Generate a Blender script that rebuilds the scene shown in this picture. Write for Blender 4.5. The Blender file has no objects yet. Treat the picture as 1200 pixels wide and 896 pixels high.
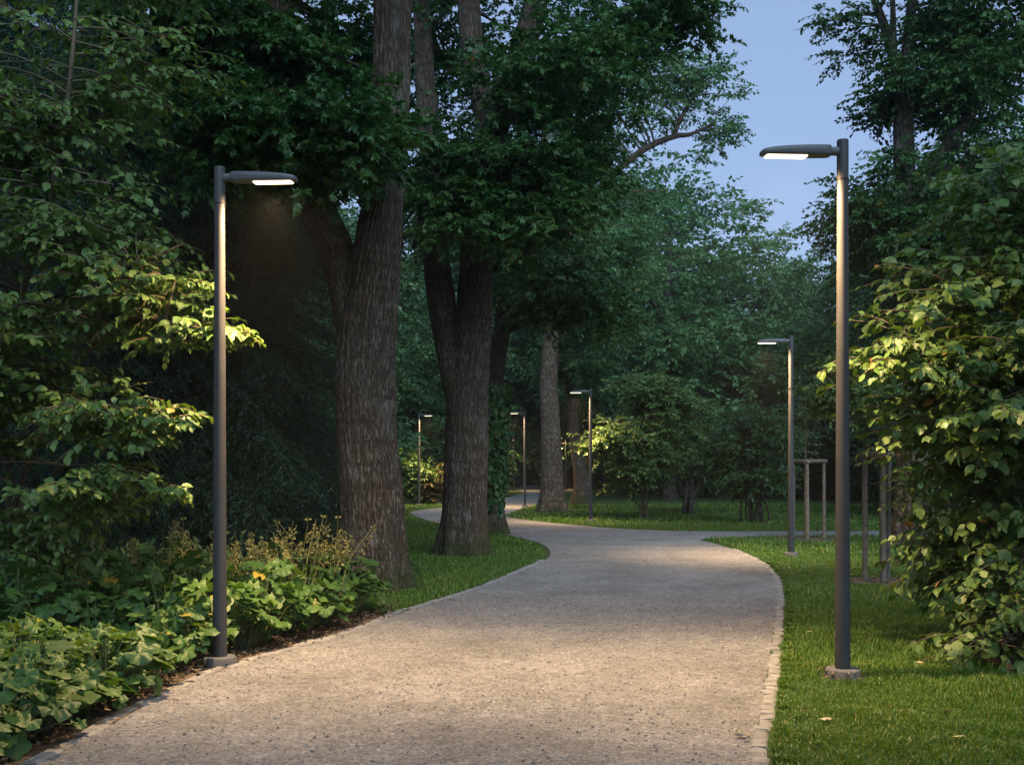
import bpy, math, random
import numpy as np
from mathutils import Vector, geometry

# ------------------------------------------------------------------ basics
scene = bpy.context.scene
COL = scene.collection
PI = math.pi
F, CH, HX, HY = 1250.0, 1.59, 600.0, 549.0      # focal length (px of 1200), eye height, horizon

def G(px, py, z=0.0):
    d = F * (CH - z) / (py - HY)
    return np.array([(px - HX) * d / F, d, z])

def AT(px, py, d):
    return np.array([(px - HX) * d / F, d, CH - (py - HY) * d / F])

def RNG(seed):
    return np.random.default_rng(seed)

def norm(a):
    return a / np.maximum(np.linalg.norm(a, axis=-1, keepdims=True), 1e-9)

def vnoise(p, seed=0):
    """smooth value noise, p (N,3) -> (N,) in -1..1"""
    p = np.asarray(p, float)
    i = np.floor(p).astype(np.int64)
    f = p - i
    f = f * f * (3 - 2 * f)
    def h(x, y, z):
        n = (x * 374761393 + y * 668265263 + z * 2147483647 + seed * 974634777) & 0x7fffffff
        n = ((n ^ (n >> 13)) * 1274126177) & 0x7fffffff
        n = (n ^ (n >> 16)) & 0xffff
        return n / 32767.5 - 1.0
    out = 0
    for dx in (0, 1):
        for dy in (0, 1):
            for dz in (0, 1):
                w = (f[:, 0] if dx else 1 - f[:, 0]) * (f[:, 1] if dy else 1 - f[:, 1]) * (f[:, 2] if dz else 1 - f[:, 2])
                out = out + w * h(i[:, 0] + dx, i[:, 1] + dy, i[:, 2] + dz)
    return out

class MB:
    def __init__(s):
        s.v, s.f, s.t, s.u, s.n = [], [], [], [], 0
    def add(s, v, f, tint=None, uv=None):
        v = np.asarray(v, float)
        s.v.append(v)
        for k in (f if isinstance(f, (list, tuple)) and len(f) and isinstance(f[0], np.ndarray) else [np.asarray(f)]):
            if len(k):
                s.f.append(k + s.n)
        s.t.append(np.full(len(v), 0.5) if tint is None else np.broadcast_to(np.asarray(tint, float), (len(v),)))
        s.u.append(np.zeros((len(v), 2)) if uv is None else uv)
        s.n += len(v)
    def build(s, name, mat, parent=None, origin=(0, 0, 0), smooth=True):
        me = bpy.data.meshes.new(name)
        v = np.concatenate(s.v) - np.asarray(origin, float)
        me.vertices.add(len(v)); me.vertices.foreach_set('co', v.astype(np.float32).ravel())
        sizes = np.concatenate([np.full(len(k), k.shape[1]) for k in s.f])
        idx = np.concatenate([k.ravel() for k in s.f]).astype(np.int32)
        me.loops.add(len(idx)); me.loops.foreach_set('vertex_index', idx)
        me.polygons.add(len(sizes))
        st = np.zeros(len(sizes), np.int32); st[1:] = np.cumsum(sizes)[:-1]
        me.polygons.foreach_set('loop_start', st)
        me.polygons.foreach_set('use_smooth', np.full(len(sizes), smooth))
        at = me.attributes.new('tint', 'FLOAT', 'POINT')
        at.data.foreach_set('value', np.concatenate(s.t).astype(np.float32))
        uv = me.uv_layers.new(name='UVMap')
        uv.data.foreach_set('uv', np.concatenate(s.u)[idx].astype(np.float32).ravel())
        me.update(calc_edges=True)
        me.materials.append(mat)
        o = bpy.data.objects.new(name, me)
        COL.objects.link(o)
        if parent is not None:
            o.parent = parent
        else:
            o.location = origin
        return o

def thing(name, label, cat, loc=(0, 0, 0), group=None, rz=0.0):
    o = bpy.data.objects.new(name, None)
    o.empty_display_size = 0.3
    COL.objects.link(o)
    o.location = tuple(float(c) for c in loc); o.rotation_euler = (0, 0, rz)
    o['label'] = label; o['category'] = cat
    if group: o['group'] = group
    return o

def tag(o, label, cat, group=None):
    o['label'] = label; o['category'] = cat
    if group: o['group'] = group
    return o

def dup(root, loc, rz=0.0, sc=1.0, label=None, group=None):
    r = root.copy(); COL.objects.link(r)
    r.location = tuple(float(c) for c in loc); r.rotation_euler = (0, 0, rz)
    r.scale = (sc, sc, sc) if np.isscalar(sc) else sc
    if label: r['label'] = label
    if group: r['group'] = group
    for ch in list(root.children):
        c = ch.copy(); COL.objects.link(c); c.parent = r
        for g in list(ch.children):
            d = g.copy(); COL.objects.link(d); d.parent = c
    return r

# ------------------------------------------------------------------ materials
def new_mat(name):
    m = bpy.data.materials.new(name); m.use_nodes = True
    nt = m.node_tree; nt.nodes.clear()
    out = nt.nodes.new('ShaderNodeOutputMaterial')
    return m, nt, out

def N(nt, typ, **kw):
    n = nt.nodes.new(typ)
    for k, v in kw.items():
        if k.startswith('in_'):
            n.inputs[k[3:].replace('_', ' ')].default_value = v
        else:
            setattr(n, k, v)
    return n

def ramp(nt, stops):
    r = nt.nodes.new('ShaderNodeValToRGB')
    e = r.color_ramp.elements
    while len(e) < len(stops): e.new(0.5)
    for i, (p, c) in enumerate(stops):
        e[i].position = p; e[i].color = (*c, 1)
    return r

def mix_col(nt, a, b, fac, mode='MIX'):
    m = nt.nodes.new('ShaderNodeMix'); m.data_type = 'RGBA'; m.blend_type = mode
    for sock, val in ((m.inputs[6], a), (m.inputs[7], b), (m.inputs[0], fac)):
        if hasattr(val, 'links') or isinstance(val, bpy.types.NodeSocket): nt.links.new(val, sock)
        elif isinstance(val, (int, float)): sock.default_value = val
        else: sock.default_value = (*val, 1)
    return m.outputs[2]

def leaf_mat(name, stops, transl=0.3, rough=0.45, spec=0.35, rib=0.25):
    m, nt, out = new_mat(name); L = nt.links.new
    at = N(nt, 'ShaderNodeAttribute', attribute_name='tint')
    r = ramp(nt, stops); L(at.outputs['Fac'], r.inputs[0])
    uv = N(nt, 'ShaderNodeUVMap', uv_map='UVMap')
    sx = N(nt, 'ShaderNodeSeparateXYZ'); L(uv.outputs[0], sx.inputs[0])
    ab = N(nt, 'ShaderNodeMath', operation='ABSOLUTE'); L(sx.outputs[1], ab.inputs[0])
    mr = N(nt, 'ShaderNodeMapRange'); mr.inputs[1].default_value = 0.0; mr.inputs[2].default_value = 0.06
    mr.inputs[3].default_value = rib; mr.inputs[4].default_value = 0.0
    L(ab.outputs[0], mr.inputs[0])
    c = mix_col(nt, r.outputs[0], (0.16, 0.2, 0.08), mr.outputs[0])
    p = N(nt, 'ShaderNodeBsdfPrincipled'); p.inputs['Roughness'].default_value = rough
    p.inputs['Specular IOR Level'].default_value = spec
    L(c, p.inputs['Base Color'])
    t = N(nt, 'ShaderNodeBsdfTranslucent')
    hs = N(nt, 'ShaderNodeHueSaturation'); hs.inputs['Saturation'].default_value = 1.15; hs.inputs['Value'].default_value = 1.2
    hs.inputs['Hue'].default_value = 0.485
    L(c, hs.inputs['Color']); L(hs.outputs[0], t.inputs['Color'])
    mx = N(nt, 'ShaderNodeMixShader'); mx.inputs[0].default_value = transl
    L(p.outputs[0], mx.inputs[1]); L(t.outputs[0], mx.inputs[2]); L(mx.outputs[0], out.inputs['Surface'])
    return m

def bark_mat(name, dark, light, fu=36.0, fv=4.5, bump=1.0, moss=0.0):
    m, nt, out = new_mat(name); L = nt.links.new
    uv = N(nt, 'ShaderNodeUVMap', uv_map='UVMap')
    mp = N(nt, 'ShaderNodeMapping'); mp.inputs['Scale'].default_value = (fu, fv, 1); L(uv.outputs[0], mp.inputs[0])
    nz = N(nt, 'ShaderNodeTexNoise'); nz.inputs['Scale'].default_value = 0.8; nz.inputs['Detail'].default_value = 3
    L(mp.outputs[0], nz.inputs['Vector'])
    ad = N(nt, 'ShaderNodeVectorMath', operation='MULTIPLY_ADD'); ad.inputs[1].default_value = (0.9, 0.5, 0)
    L(nz.outputs['Color'], ad.inputs[0]); L(mp.outputs[0], ad.inputs[2])
    def ridge(sc, detail):
        q = N(nt, 'ShaderNodeTexNoise'); q.inputs['Scale'].default_value = sc; q.inputs['Detail'].default_value = detail; q.inputs['Roughness'].default_value = 0.5
        L(ad.outputs[0], q.inputs['Vector'])
        a_ = N(nt, 'ShaderNodeMath', operation='SUBTRACT'); a_.inputs[1].default_value = 0.5; L(q.outputs[0], a_.inputs[0])
        b_ = N(nt, 'ShaderNodeMath', operation='ABSOLUTE'); L(a_.outputs[0], b_.inputs[0])
        c_ = N(nt, 'ShaderNodeMapRange'); c_.inputs[2].default_value = 0.13; L(b_.outputs[0], c_.inputs[0])
        return c_.outputs[0]
    r1, r2 = ridge(0.75, 2), ridge(1.6, 3)
    mr = N(nt, 'ShaderNodeMath', operation='MULTIPLY_ADD'); mr.inputs[1].default_value = 0.45; L(r2, mr.inputs[0])
    rr_ = N(nt, 'ShaderNodeMath', operation='MULTIPLY'); rr_.inputs[1].default_value = 0.6; L(r1, rr_.inputs[0]); L(rr_.outputs[0], mr.inputs[2])
    n2 = N(nt, 'ShaderNodeTexNoise'); n2.inputs['Scale'].default_value = 2.4; n2.inputs['Detail'].default_value = 6; n2.inputs['Roughness'].default_value = 0.75
    L(mp.outputs[0], n2.inputs['Vector'])
    h = N(nt, 'ShaderNodeMath', operation='MULTIPLY_ADD'); h.inputs[1].default_value = 0.55; L(n2.outputs[0], h.inputs[0]); L(mr.outputs[0], h.inputs[2])
    cr = ramp(nt, [(0.1, tuple(x * 0.45 for x in dark)), (0.5, dark), (1.25 / 1.6, light)])
    h2 = N(nt, 'ShaderNodeMath', operation='MULTIPLY'); h2.inputs[1].default_value = 0.62; L(h.outputs[0], h2.inputs[0])
    L(h2.outputs[0], cr.inputs[0])
    # large patches of paler lichen and browner bark
    mp3 = N(nt, 'ShaderNodeMapping'); mp3.inputs['Scale'].default_value = (1, 0.45, 1); L(uv.outputs[0], mp3.inputs[0])
    n3 = N(nt, 'ShaderNodeTexNoise'); n3.inputs['Scale'].default_value = 4.2; n3.inputs['Detail'].default_value = 5; L(mp3.outputs[0], n3.inputs['Vector'])
    m3 = N(nt, 'ShaderNodeMapRange'); m3.inputs[1].default_value = 0.56; m3.inputs[2].default_value = 0.7; m3.inputs[4].default_value = 0.5; L(n3.outputs[0], m3.inputs[0])
    if moss == 0.4: m3.inputs[4].default_value = 0.15
    li = mix_col(nt, (0.3, 0.3, 0.27), cr.outputs[0], 0.35)
    c1 = mix_col(nt, cr.outputs[0], li, m3.outputs[0])
    n4 = N(nt, 'ShaderNodeTexNoise'); n4.inputs['Scale'].default_value = 2.3; L(uv.outputs[0], n4.inputs['Vector'])
    m4 = N(nt, 'ShaderNodeMapRange'); m4.inputs[1].default_value = 0.45; m4.inputs[2].default_value = 0.65; m4.inputs[4].default_value = 0.6; L(n4.outputs[0], m4.inputs[0])
    c2 = mix_col(nt, c1, (1.0, 0.84, 0.70), m4.outputs[0], 'MULTIPLY')
    if moss:
        sx = N(nt, 'ShaderNodeSeparateXYZ'); L(uv.outputs[0], sx.inputs[0])
        ma = N(nt, 'ShaderNodeMath', operation='MULTIPLY_ADD'); ma.inputs[1].default_value = 1.4
        L(n3.outputs[0], ma.inputs[0]); 
        ng = N(nt, 'ShaderNodeMath', operation='MULTIPLY'); ng.inputs[1].default_value = -1.0 / moss; L(sx.outputs[1], ng.inputs[0]); L(ng.outputs[0], ma.inputs[2])
        mm = N(nt, 'ShaderNodeMapRange'); mm.inputs[1].default_value = 0.15; mm.inputs[2].default_value = 0.5; mm.inputs[4].default_value = 0.75; L(ma.outputs[0], mm.inputs[0])
        c2 = mix_col(nt, c2, (0.045, 0.06, 0.018), mm.outputs[0])
    p = N(nt, 'ShaderNodeBsdfPrincipled'); p.inputs['Roughness'].default_value = 0.9; p.inputs['Specular IOR Level'].default_value = 0.2
    L(c2, p.inputs['Base Color'])
    b = N(nt, 'ShaderNodeBump'); b.inputs['Strength'].default_value = bump; b.inputs['Distance'].default_value = 0.05
    L(h.outputs[0], b.inputs['Height']); L(b.outputs[0], p.inputs['Normal']); L(p.outputs[0], out.inputs['Surface'])
    return m

def solid(name, col, rough=0.6, metal=0.0, spec=0.5, var=0.0, scale=8.0, bump=0.0, detail=5):
    m, nt, out = new_mat(name); L = nt.links.new
    p = N(nt, 'ShaderNodeBsdfPrincipled'); p.inputs['Roughness'].default_value = rough
    p.inputs['Metallic'].default_value = metal; p.inputs['Specular IOR Level'].default_value = spec
    tc = N(nt, 'ShaderNodeTexCoord')
    nz = N(nt, 'ShaderNodeTexNoise'); nz.inputs['Scale'].default_value = scale; nz.inputs['Detail'].default_value = detail
    L(tc.outputs['Object'], nz.inputs['Vector'])
    r = ramp(nt, [(0.3, tuple(c * (1 - var) for c in col)), (0.7, tuple(min(1, c * (1 + var)) for c in col))])
    L(nz.outputs[0], r.inputs[0]); L(r.outputs[0], p.inputs['Base Color'])
    if bump:
        b = N(nt, 'ShaderNodeBump'); b.inputs['Strength'].default_value = bump; b.inputs['Distance'].default_value = 0.01
        L(nz.outputs[0], b.inputs['Height']); L(b.outputs[0], p.inputs['Normal'])
    L(p.outputs[0], out.inputs['Surface'])
    return m

def emit(name, col, strength):
    m, nt, out = new_mat(name)
    e = N(nt, 'ShaderNodeEmission'); e.inputs[0].default_value = (*col, 1); e.inputs[1].default_value = strength
    nt.links.new(e.outputs[0], out.inputs['Surface'])
    return m

M = {}
# leaves: (position in tint, base colour)
M['leaf_maple'] = leaf_mat('leaf_maple', [(0, (0.020, 0.060, 0.018)), (0.45, (0.032, 0.092, 0.024)), (0.85, (0.052, 0.115, 0.026)), (0.985, (0.075, 0.12, 0.03)), (1.0, (0.2, 0.13, 0.02))], rib=0.1)
M['leaf_deep'] = leaf_mat('leaf_deep', [(0, (0.032, 0.08, 0.03)), (0.5, (0.05, 0.12, 0.042)), (1.0, (0.08, 0.15, 0.05))], rib=0.0)
M['leaf_pale'] = leaf_mat('leaf_pale', [(0, (0.045, 0.12, 0.045)), (0.5, (0.09, 0.185, 0.065)), (0.93, (0.13, 0.22, 0.08)), (1.0, (0.14, 0.16, 0.04))], rib=0.0, transl=.35)
M['leaf_needle'] = leaf_mat('leaf_needle', [(0, (0.012, 0.032, 0.018)), (0.6, (0.02, 0.05, 0.025)), (1.0, (0.03, 0.07, 0.03))], transl=0.1, rib=0.0)
M['leaf_elder'] = leaf_mat('leaf_elder', [(0, (0.065, 0.115, 0.022)), (0.5, (0.085, 0.16, 0.034)), (0.95, (0.125, 0.195, 0.046)), (1.0, (0.2, 0.15, 0.03))], rib=0.3, rough=0.48, spec=0.4)
M['leaf_hazel'] = leaf_mat('leaf_hazel', [(0, (0.055, 0.11, 0.020)), (0.5, (0.08, 0.155, 0.030)), (0.96, (0.125, 0.195, 0.042)), (0.985, (0.15, 0.16, 0.03)), (1.0, (0.28, 0.15, 0.04))], rib=0.35, rough=0.46, spec=0.4)
M['leaf_bed'] = leaf_mat('leaf_bed', [(0, (0.035, 0.085, 0.018)), (0.5, (0.058, 0.125, 0.024)), (0.94, (0.085, 0.155, 0.03)), (0.985, (0.12, 0.16, 0.03)), (1.0, (0.33, 0.24, 0.03))], rib=0.35, rough=0.5)
M['leaf_herb'] = leaf_mat('leaf_herb', [(0, (0.05, 0.10, 0.028)), (0.6, (0.09, 0.15, 0.045)), (1.0, (0.13, 0.18, 0.06))], rib=0.2)
M['seed_head'] = leaf_mat('seed_head', [(0, (0.13, 0.12, 0.035)), (0.6, (0.24, 0.22, 0.07)), (1.0, (0.36, 0.34, 0.13))], transl=0.15, rib=0.0)
M['leaf_brown'] = leaf_mat('leaf_brown', [(0, (0.07, 0.05, 0.02)), (0.5, (0.11, 0.09, 0.03)), (1.0, (0.13, 0.13, 0.035))], rib=0.0)
M['fallen'] = leaf_mat('fallen', [(0, (0.16, 0.10, 0.05)), (0.5, (0.34, 0.26, 0.13)), (1.0, (0.42, 0.38, 0.26))], transl=0.1, rib=0.2)
M['litter'] = leaf_mat('litter', [(0, (0.025, 0.017, 0.011)), (0.5, (0.07, 0.047, 0.028)), (1.0, (0.17, 0.125, 0.075))], transl=0.05, rib=0.0)
M['blade'] = leaf_mat('blade', [(0, (0.045, 0.105, 0.014)), (0.5, (0.075, 0.16, 0.020)), (0.93, (0.115, 0.185, 0.026)), (1.0, (0.24, 0.22, 0.07))], transl=0.3, rough=0.5, rib=0.0)
M['bark'] = bark_mat('bark', (0.088, 0.066, 0.048), (0.205, 0.160, 0.120), moss=0.9)
M['bark_far'] = bark_mat('bark_far', (0.10, 0.072, 0.052), (0.24, 0.185, 0.135), fu=30, fv=6, bump=0.8, moss=0.4)
M['bark_dark'] = bark_mat('bark_dark', (0.05, 0.042, 0.034), (0.12, 0.10, 0.08), fu=16, fv=4)
M['twig'] = solid('twig', (0.095, 0.07, 0.042), 0.8, var=0.3, scale=14)
M['stem_green'] = solid('stem_green', (0.10, 0.13, 0.05), 0.7, var=0.3, scale=14)
M['pole'] = solid('pole', (0.043, 0.042, 0.043), 0.55, metal=0.0, spec=0.3, var=0.1, scale=5)
M['housing'] = solid('housing', (0.075, 0.075, 0.08), 0.45, var=0.1, scale=6)
M['concrete'] = solid('concrete', (0.075, 0.075, 0.076), 0.9, var=0.25, scale=30, bump=0.08)
M['stake'] = solid('stake', (0.13, 0.108, 0.085), 0.85, var=0.35, scale=12, bump=0.5)
M['rubber'] = solid('rubber', (0.03, 0.028, 0.025), 0.8)
M['kerb'] = solid('kerb', (0.19, 0.18, 0.168), 0.9, var=0.35, scale=9, bump=0.6, detail=8)
M['pebble'] = leaf_mat('pebble', [(0, (0.085, 0.08, 0.076)), (0.6, (0.19, 0.18, 0.17)), (1.0, (0.33, 0.31, 0.29))], transl=0.0, rough=0.85, rib=0.0)
LAMP_COL = (1.0, 0.665, 0.34)
M['lens'] = emit('lens', (1.0, 0.82, 0.48), 4.5)

def ground_mat():
    m, nt, out = new_mat('lawn_ground'); L = nt.links.new
    tc = N(nt, 'ShaderNodeTexCoord')
    a = N(nt, 'ShaderNodeTexNoise'); a.inputs['Scale'].default_value = 0.7; a.inputs['Detail'].default_value = 6; L(tc.outputs['Object'], a.inputs['Vector'])
    b = N(nt, 'ShaderNodeTexNoise'); b.inputs['Scale'].default_value = 38; b.inputs['Detail'].default_value = 6; b.inputs['Roughness'].default_value = 0.7; L(tc.outputs['Object'], b.inputs['Vector'])
    r = ramp(nt, [(0.3, (0.026, 0.050, 0.012)), (0.55, (0.05, 0.095, 0.02)), (0.8, (0.075, 0.115, 0.026))]); L(b.outputs[0], r.inputs[0])
    mr = N(nt, 'ShaderNodeMapRange'); mr.inputs[1].default_value = 0.55; mr.inputs[2].default_value = 0.72; mr.inputs[4].default_value = 0.5; L(a.outputs[0], mr.inputs[0])
    c = mix_col(nt, r.outputs[0], (0.075, 0.065, 0.03), mr.outputs[0])
    p = N(nt, 'ShaderNodeBsdfPrincipled'); p.inputs['Roughness'].default_value = 0.9; p.inputs['Specular IOR Level'].default_value = 0.2
    L(c, p.inputs['Base Color'])
    bp = N(nt, 'ShaderNodeBump'); bp.inputs['Strength'].default_value = 0.9; bp.inputs['Distance'].default_value = 0.05; L(b.outputs[0], bp.inputs['Height']); L(bp.outputs[0], p.inputs['Normal'])
    L(p.outputs[0], out.inputs['Surface'])
    return m

def gravel_mat():
    m, nt, out = new_mat('fine_gravel'); L = nt.links.new
    tc = N(nt, 'ShaderNodeTexCoord')
    def nz(scale, detail=5, rough=0.6):
        n = N(nt, 'ShaderNodeTexNoise'); n.inputs['Scale'].default_value = scale; n.inputs['Detail'].default_value = detail; n.inputs['Roughness'].default_value = rough
        L(tc.outputs['Object'], n.inputs['Vector']); return n
    big, mid, fine = nz(0.9, 6, 0.7), nz(9.0, 7, 0.75), nz(34, 6, 0.8)
    vo = N(nt, 'ShaderNodeTexVoronoi'); vo.inputs['Scale'].default_value = 85; L(tc.outputs['Object'], vo.inputs['Vector'])
    r = ramp(nt, [(0.0, (0.075, 0.073, 0.072)), (0.35, (0.20, 0.192, 0.184)), (0.7, (0.285, 0.272, 0.26)), (1.0, (0.46, 0.445, 0.43))])
    s = N(nt, 'ShaderNodeSeparateColor'); L(vo.outputs['Color'], s.inputs[0])
    ad = N(nt, 'ShaderNodeMath', operation='MULTIPLY_ADD'); ad.inputs[1].default_value = 0.55; L(s.outputs[0], ad.inputs[0])
    f2 = N(nt, 'ShaderNodeMath', operation='MULTIPLY_ADD'); f2.inputs[1].default_value = 1.55; f2.inputs[2].default_value = -0.52; L(fine.outputs[0], f2.inputs[0]); L(f2.outputs[0], ad.inputs[2])
    L(ad.outputs[0], r.inputs[0])
    m1 = N(nt, 'ShaderNodeMapRange'); m1.inputs[1].default_value = 0.35; m1.inputs[2].default_value = 0.65; m1.inputs[3].default_value = 0.72; m1.inputs[4].default_value = 1.12; L(mid.outputs[0], m1.inputs[0])
    m2 = N(nt, 'ShaderNodeMapRange'); m2.inputs[1].default_value = 0.3; m2.inputs[2].default_value = 0.7; m2.inputs[3].default_value = 0.66; m2.inputs[4].default_value = 1.18; L(big.outputs[0], m2.inputs[0])
    mu = N(nt, 'ShaderNodeMath', operation='MULTIPLY'); L(m1.outputs[0], mu.inputs[0]); L(m2.outputs[0], mu.inputs[1])
    cc = N(nt, 'ShaderNodeCombineColor'); [L(mu.outputs[0], cc.inputs[i]) for i in range(3)]
    c = mix_col(nt, r.outputs[0], cc.outputs[0], 1.0, 'MULTIPLY')
    p = N(nt, 'ShaderNodeBsdfPrincipled'); p.inputs['Roughness'].default_value = 0.95; p.inputs['Specular IOR Level'].default_value = 0.15
    L(c, p.inputs['Base Color'])
    h = N(nt, 'ShaderNodeMath', operation='MULTIPLY_ADD'); h.inputs[1].default_value = -0.6; L(vo.outputs['Distance'], h.inputs[0]); L(fine.outputs[0], h.inputs[2])
    h3 = N(nt, 'ShaderNodeMath', operation='MULTIPLY_ADD'); h3.inputs[1].default_value = 2.2; L(mid.outputs[0], h3.inputs[0]); L(h.outputs[0], h3.inputs[2])
    bp = N(nt, 'ShaderNodeBump'); bp.inputs['Strength'].default_value = 1.0; bp.inputs['Distance'].default_value = 0.012; L(h3.outputs[0], bp.inputs['Height']); L(bp.outputs[0], p.inputs['Normal'])
    L(p.outputs[0], out.inputs['Surface'])
    return m

def haze_mat():
    m, nt, out = new_mat('haze')
    v = N(nt, 'ShaderNodeVolumePrincipled'); v.inputs['Color'].default_value = (0.92, 0.95, 1.0, 1); v.inputs['Density'].default_value = 0.0004; v.inputs['Anisotropy'].default_value = 0.2
    nt.links.new(v.outputs[0], out.inputs['Volume'])
    return m
M['haze'] = haze_mat()
M['ground'] = ground_mat()
M['gravel'] = gravel_mat()
M['soil'] = solid('soil', (0.075, 0.052, 0.034), 0.95, var=0.5, scale=22, bump=1.0, detail=8)

# ------------------------------------------------------------------ curves and tubes
def smooth_line(pts, per=6, closed=False):
    p = np.asarray(pts, float)
    n = len(p)
    out = []
    rngi = range(n) if closed else range(n - 1)
    for i in rngi:
        if closed:
            a, b, c, d = p[(i - 1) % n], p[i], p[(i + 1) % n], p[(i + 2) % n]
        else:
            a, b, c, d = p[max(i - 1, 0)], p[i], p[i + 1], p[min(i + 2, n - 1)]
        for k in range(per):
            t = k / per
            out.append(0.5 * ((2 * b) + (c - a) * t + (2 * a - 5 * b + 4 * c - d) * t * t + (3 * b - a - 3 * c + d) * t ** 3))
    if not closed: out.append(p[-1])
    return np.array(out)

def tube(mb, pts, rad, nseg=8, tint=0.5, flare=None, ridge=0.0, seed=0, cap=False):
    """tapered tube along pts; uv in metres round / along"""
    p = np.asarray(pts, float); r = np.asarray(rad, float)
    n = len(p)
    tg = norm(np.gradient(p, axis=0))
    ref = np.array([0.0, 1.0, 0.0]) if abs(tg[0][1]) < 0.9 else np.array([1.0, 0, 0])
    u = np.zeros((n, 3)); 
    cur = norm(np.cross(tg[0], ref))
    for i in range(n):
        cur = norm(cur - tg[i] * np.dot(cur, tg[i])); u[i] = cur
    w = np.cross(tg, u)
    ln = np.concatenate([[0], np.cumsum(np.linalg.norm(np.diff(p, axis=0), axis=1))])
    a = np.linspace(0, 2 * PI, nseg + 1)
    R = np.repeat(r[:, None], nseg + 1, 1)
    if flare is not None:
        h, amt, lobes = flare
        k = np.exp(-ln / h)[:, None]
        lob = 0.55 + 0.45 * np.cos(lobes * a + 0.7 + 1.3 * np.sin(a + seed))[None, :] + 0.25 * np.cos((lobes + 2) * a + seed)[None, :]
        R = R * (1 + amt * k * np.clip(lob, 0.1, 2))
    if ridge:
        A, Ln = np.meshgrid(a, ln)
        rr = r.mean()
        q = np.stack([np.cos(A) * rr * 3, np.sin(A) * rr * 3, Ln * 0.8], -1).reshape(-1, 3)
        lump = vnoise(q * 1.2, seed) * 0.05 + vnoise(q * 3, seed + 1) * 0.02
        wob = vnoise(np.stack([np.cos(A) * 4, np.sin(A) * 4, Ln * 2.2], -1).reshape(-1, 3), seed + 2).reshape(A.shape)
        k = round(rr * 2 * PI / 0.075)
        rid = np.abs(np.sin(0.5 * k * A + 2.2 * wob + 0.5 * np.sin(3 * Ln)))
        brk = vnoise(np.stack([np.cos(A) * 9, np.sin(A) * 9, Ln * 3.5], -1).reshape(-1, 3), seed + 5).reshape(A.shape)
        # keep the seam closed
        seam = np.minimum(A, 2 * PI - A)
        rid = np.where(seam < 0.12, 0.5 + (rid - 0.5) * seam / 0.12, rid)
        lump = lump.reshape(A.shape); lump[:, -1] = lump[:, 0]
        R = R * (1 + lump) + ridge * (rid - 0.5) * (0.7 + 0.5 * brk)
        R[:, -1] = R[:, 0]
    v = p[:, None, :] + R[..., None] * (np.cos(a)[None, :, None] * u[:, None, :] + np.sin(a)[None, :, None] * w[:, None, :])
    uv = np.stack(np.broadcast_arrays(a[None, :] / (2 * PI) * max(r.mean(), 0.02) * 2 * PI, ln[:, None]), -1).reshape(-1, 2)
    m = nseg + 1
    i, j = np.meshgrid(np.arange(n - 1), np.arange(nseg), indexing='ij')
    f = np.stack([i * m + j, i * m + j + 1, (i + 1) * m + j + 1, (i + 1) * m + j], -1).reshape(-1, 4)
    mb.add(v.reshape(-1, 3), f, tint, uv)
    if cap:
        for e, c in ((0, p[0]), (n - 1, p[-1])):
            ring = v[e][:-1]
            vv = np.concatenate([ring, [c]])
            k = np.arange(nseg)
            ff = np.stack([k, (k + 1) % nseg, np.full(nseg, nseg)], -1)
            mb.add(vv, ff if e else ff[:, ::-1], tint)

def thin_tubes(mb, P0, P1, P2, r0, r1, nseg=3, k=4, tint=0.5):
    """many quadratic twigs at once: start, control, end"""
    P0, P1, P2 = (np.atleast_2d(x) for x in (P0, P1, P2))
    n = len(P0)
    t = np.linspace(0, 1, k)[None, :, None]
    c = (1 - t) ** 2 * P0[:, None] + 2 * t * (1 - t) * P1[:, None] + t * t * P2[:, None]
    tg = norm(np.gradient(c, axis=1))
    ref = np.where(np.abs(tg[..., 2:3]) < 0.9, np.array([0, 0, 1.0]), np.array([1.0, 0, 0]))
    u = norm(np.cross(tg, ref)); w = np.cross(tg, u)
    a = np.arange(nseg) * 2 * PI / nseg
    r0 = np.broadcast_to(np.asarray(r0, float), (n,)); r1 = np.broadcast_to(np.asarray(r1, float), (n,))
    r = r0[:, None] + (r1 - r0)[:, None] * t[..., 0]
    v = c[:, :, None] + r[:, :, None, None] * (np.cos(a)[None, None, :, None] * u[:, :, None] + np.sin(a)[None, None, :, None] * w[:, :, None])
    b = (np.arange(n) * k * nseg)[:, None, None]
    i, j = np.meshgrid(np.arange(k - 1), np.arange(nseg), indexing='ij')
    q = np.stack([i * nseg + j, i * nseg + (j + 1) % nseg, (i + 1) * nseg + (j + 1) % nseg, (i + 1) * nseg + j], -1).reshape(1, -1, 4)
    uv = np.stack(np.broadcast_arrays(a[None, None, :] * 0.02, np.linspace(0, 1, k)[None, :, None] + np.zeros((n, 1, 1))), -1).reshape(-1, 2)
    mb.add(v.reshape(-1, 3), (b + q).reshape(-1, 4), tint, uv)

# ------------------------------------------------------------------ leaves
def T(verts, faces):
    return np.array(verts, float), [np.array([f for f in faces if len(f) == k]) for k in (3, 4) if any(len(f) == k for f in faces)]

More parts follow.
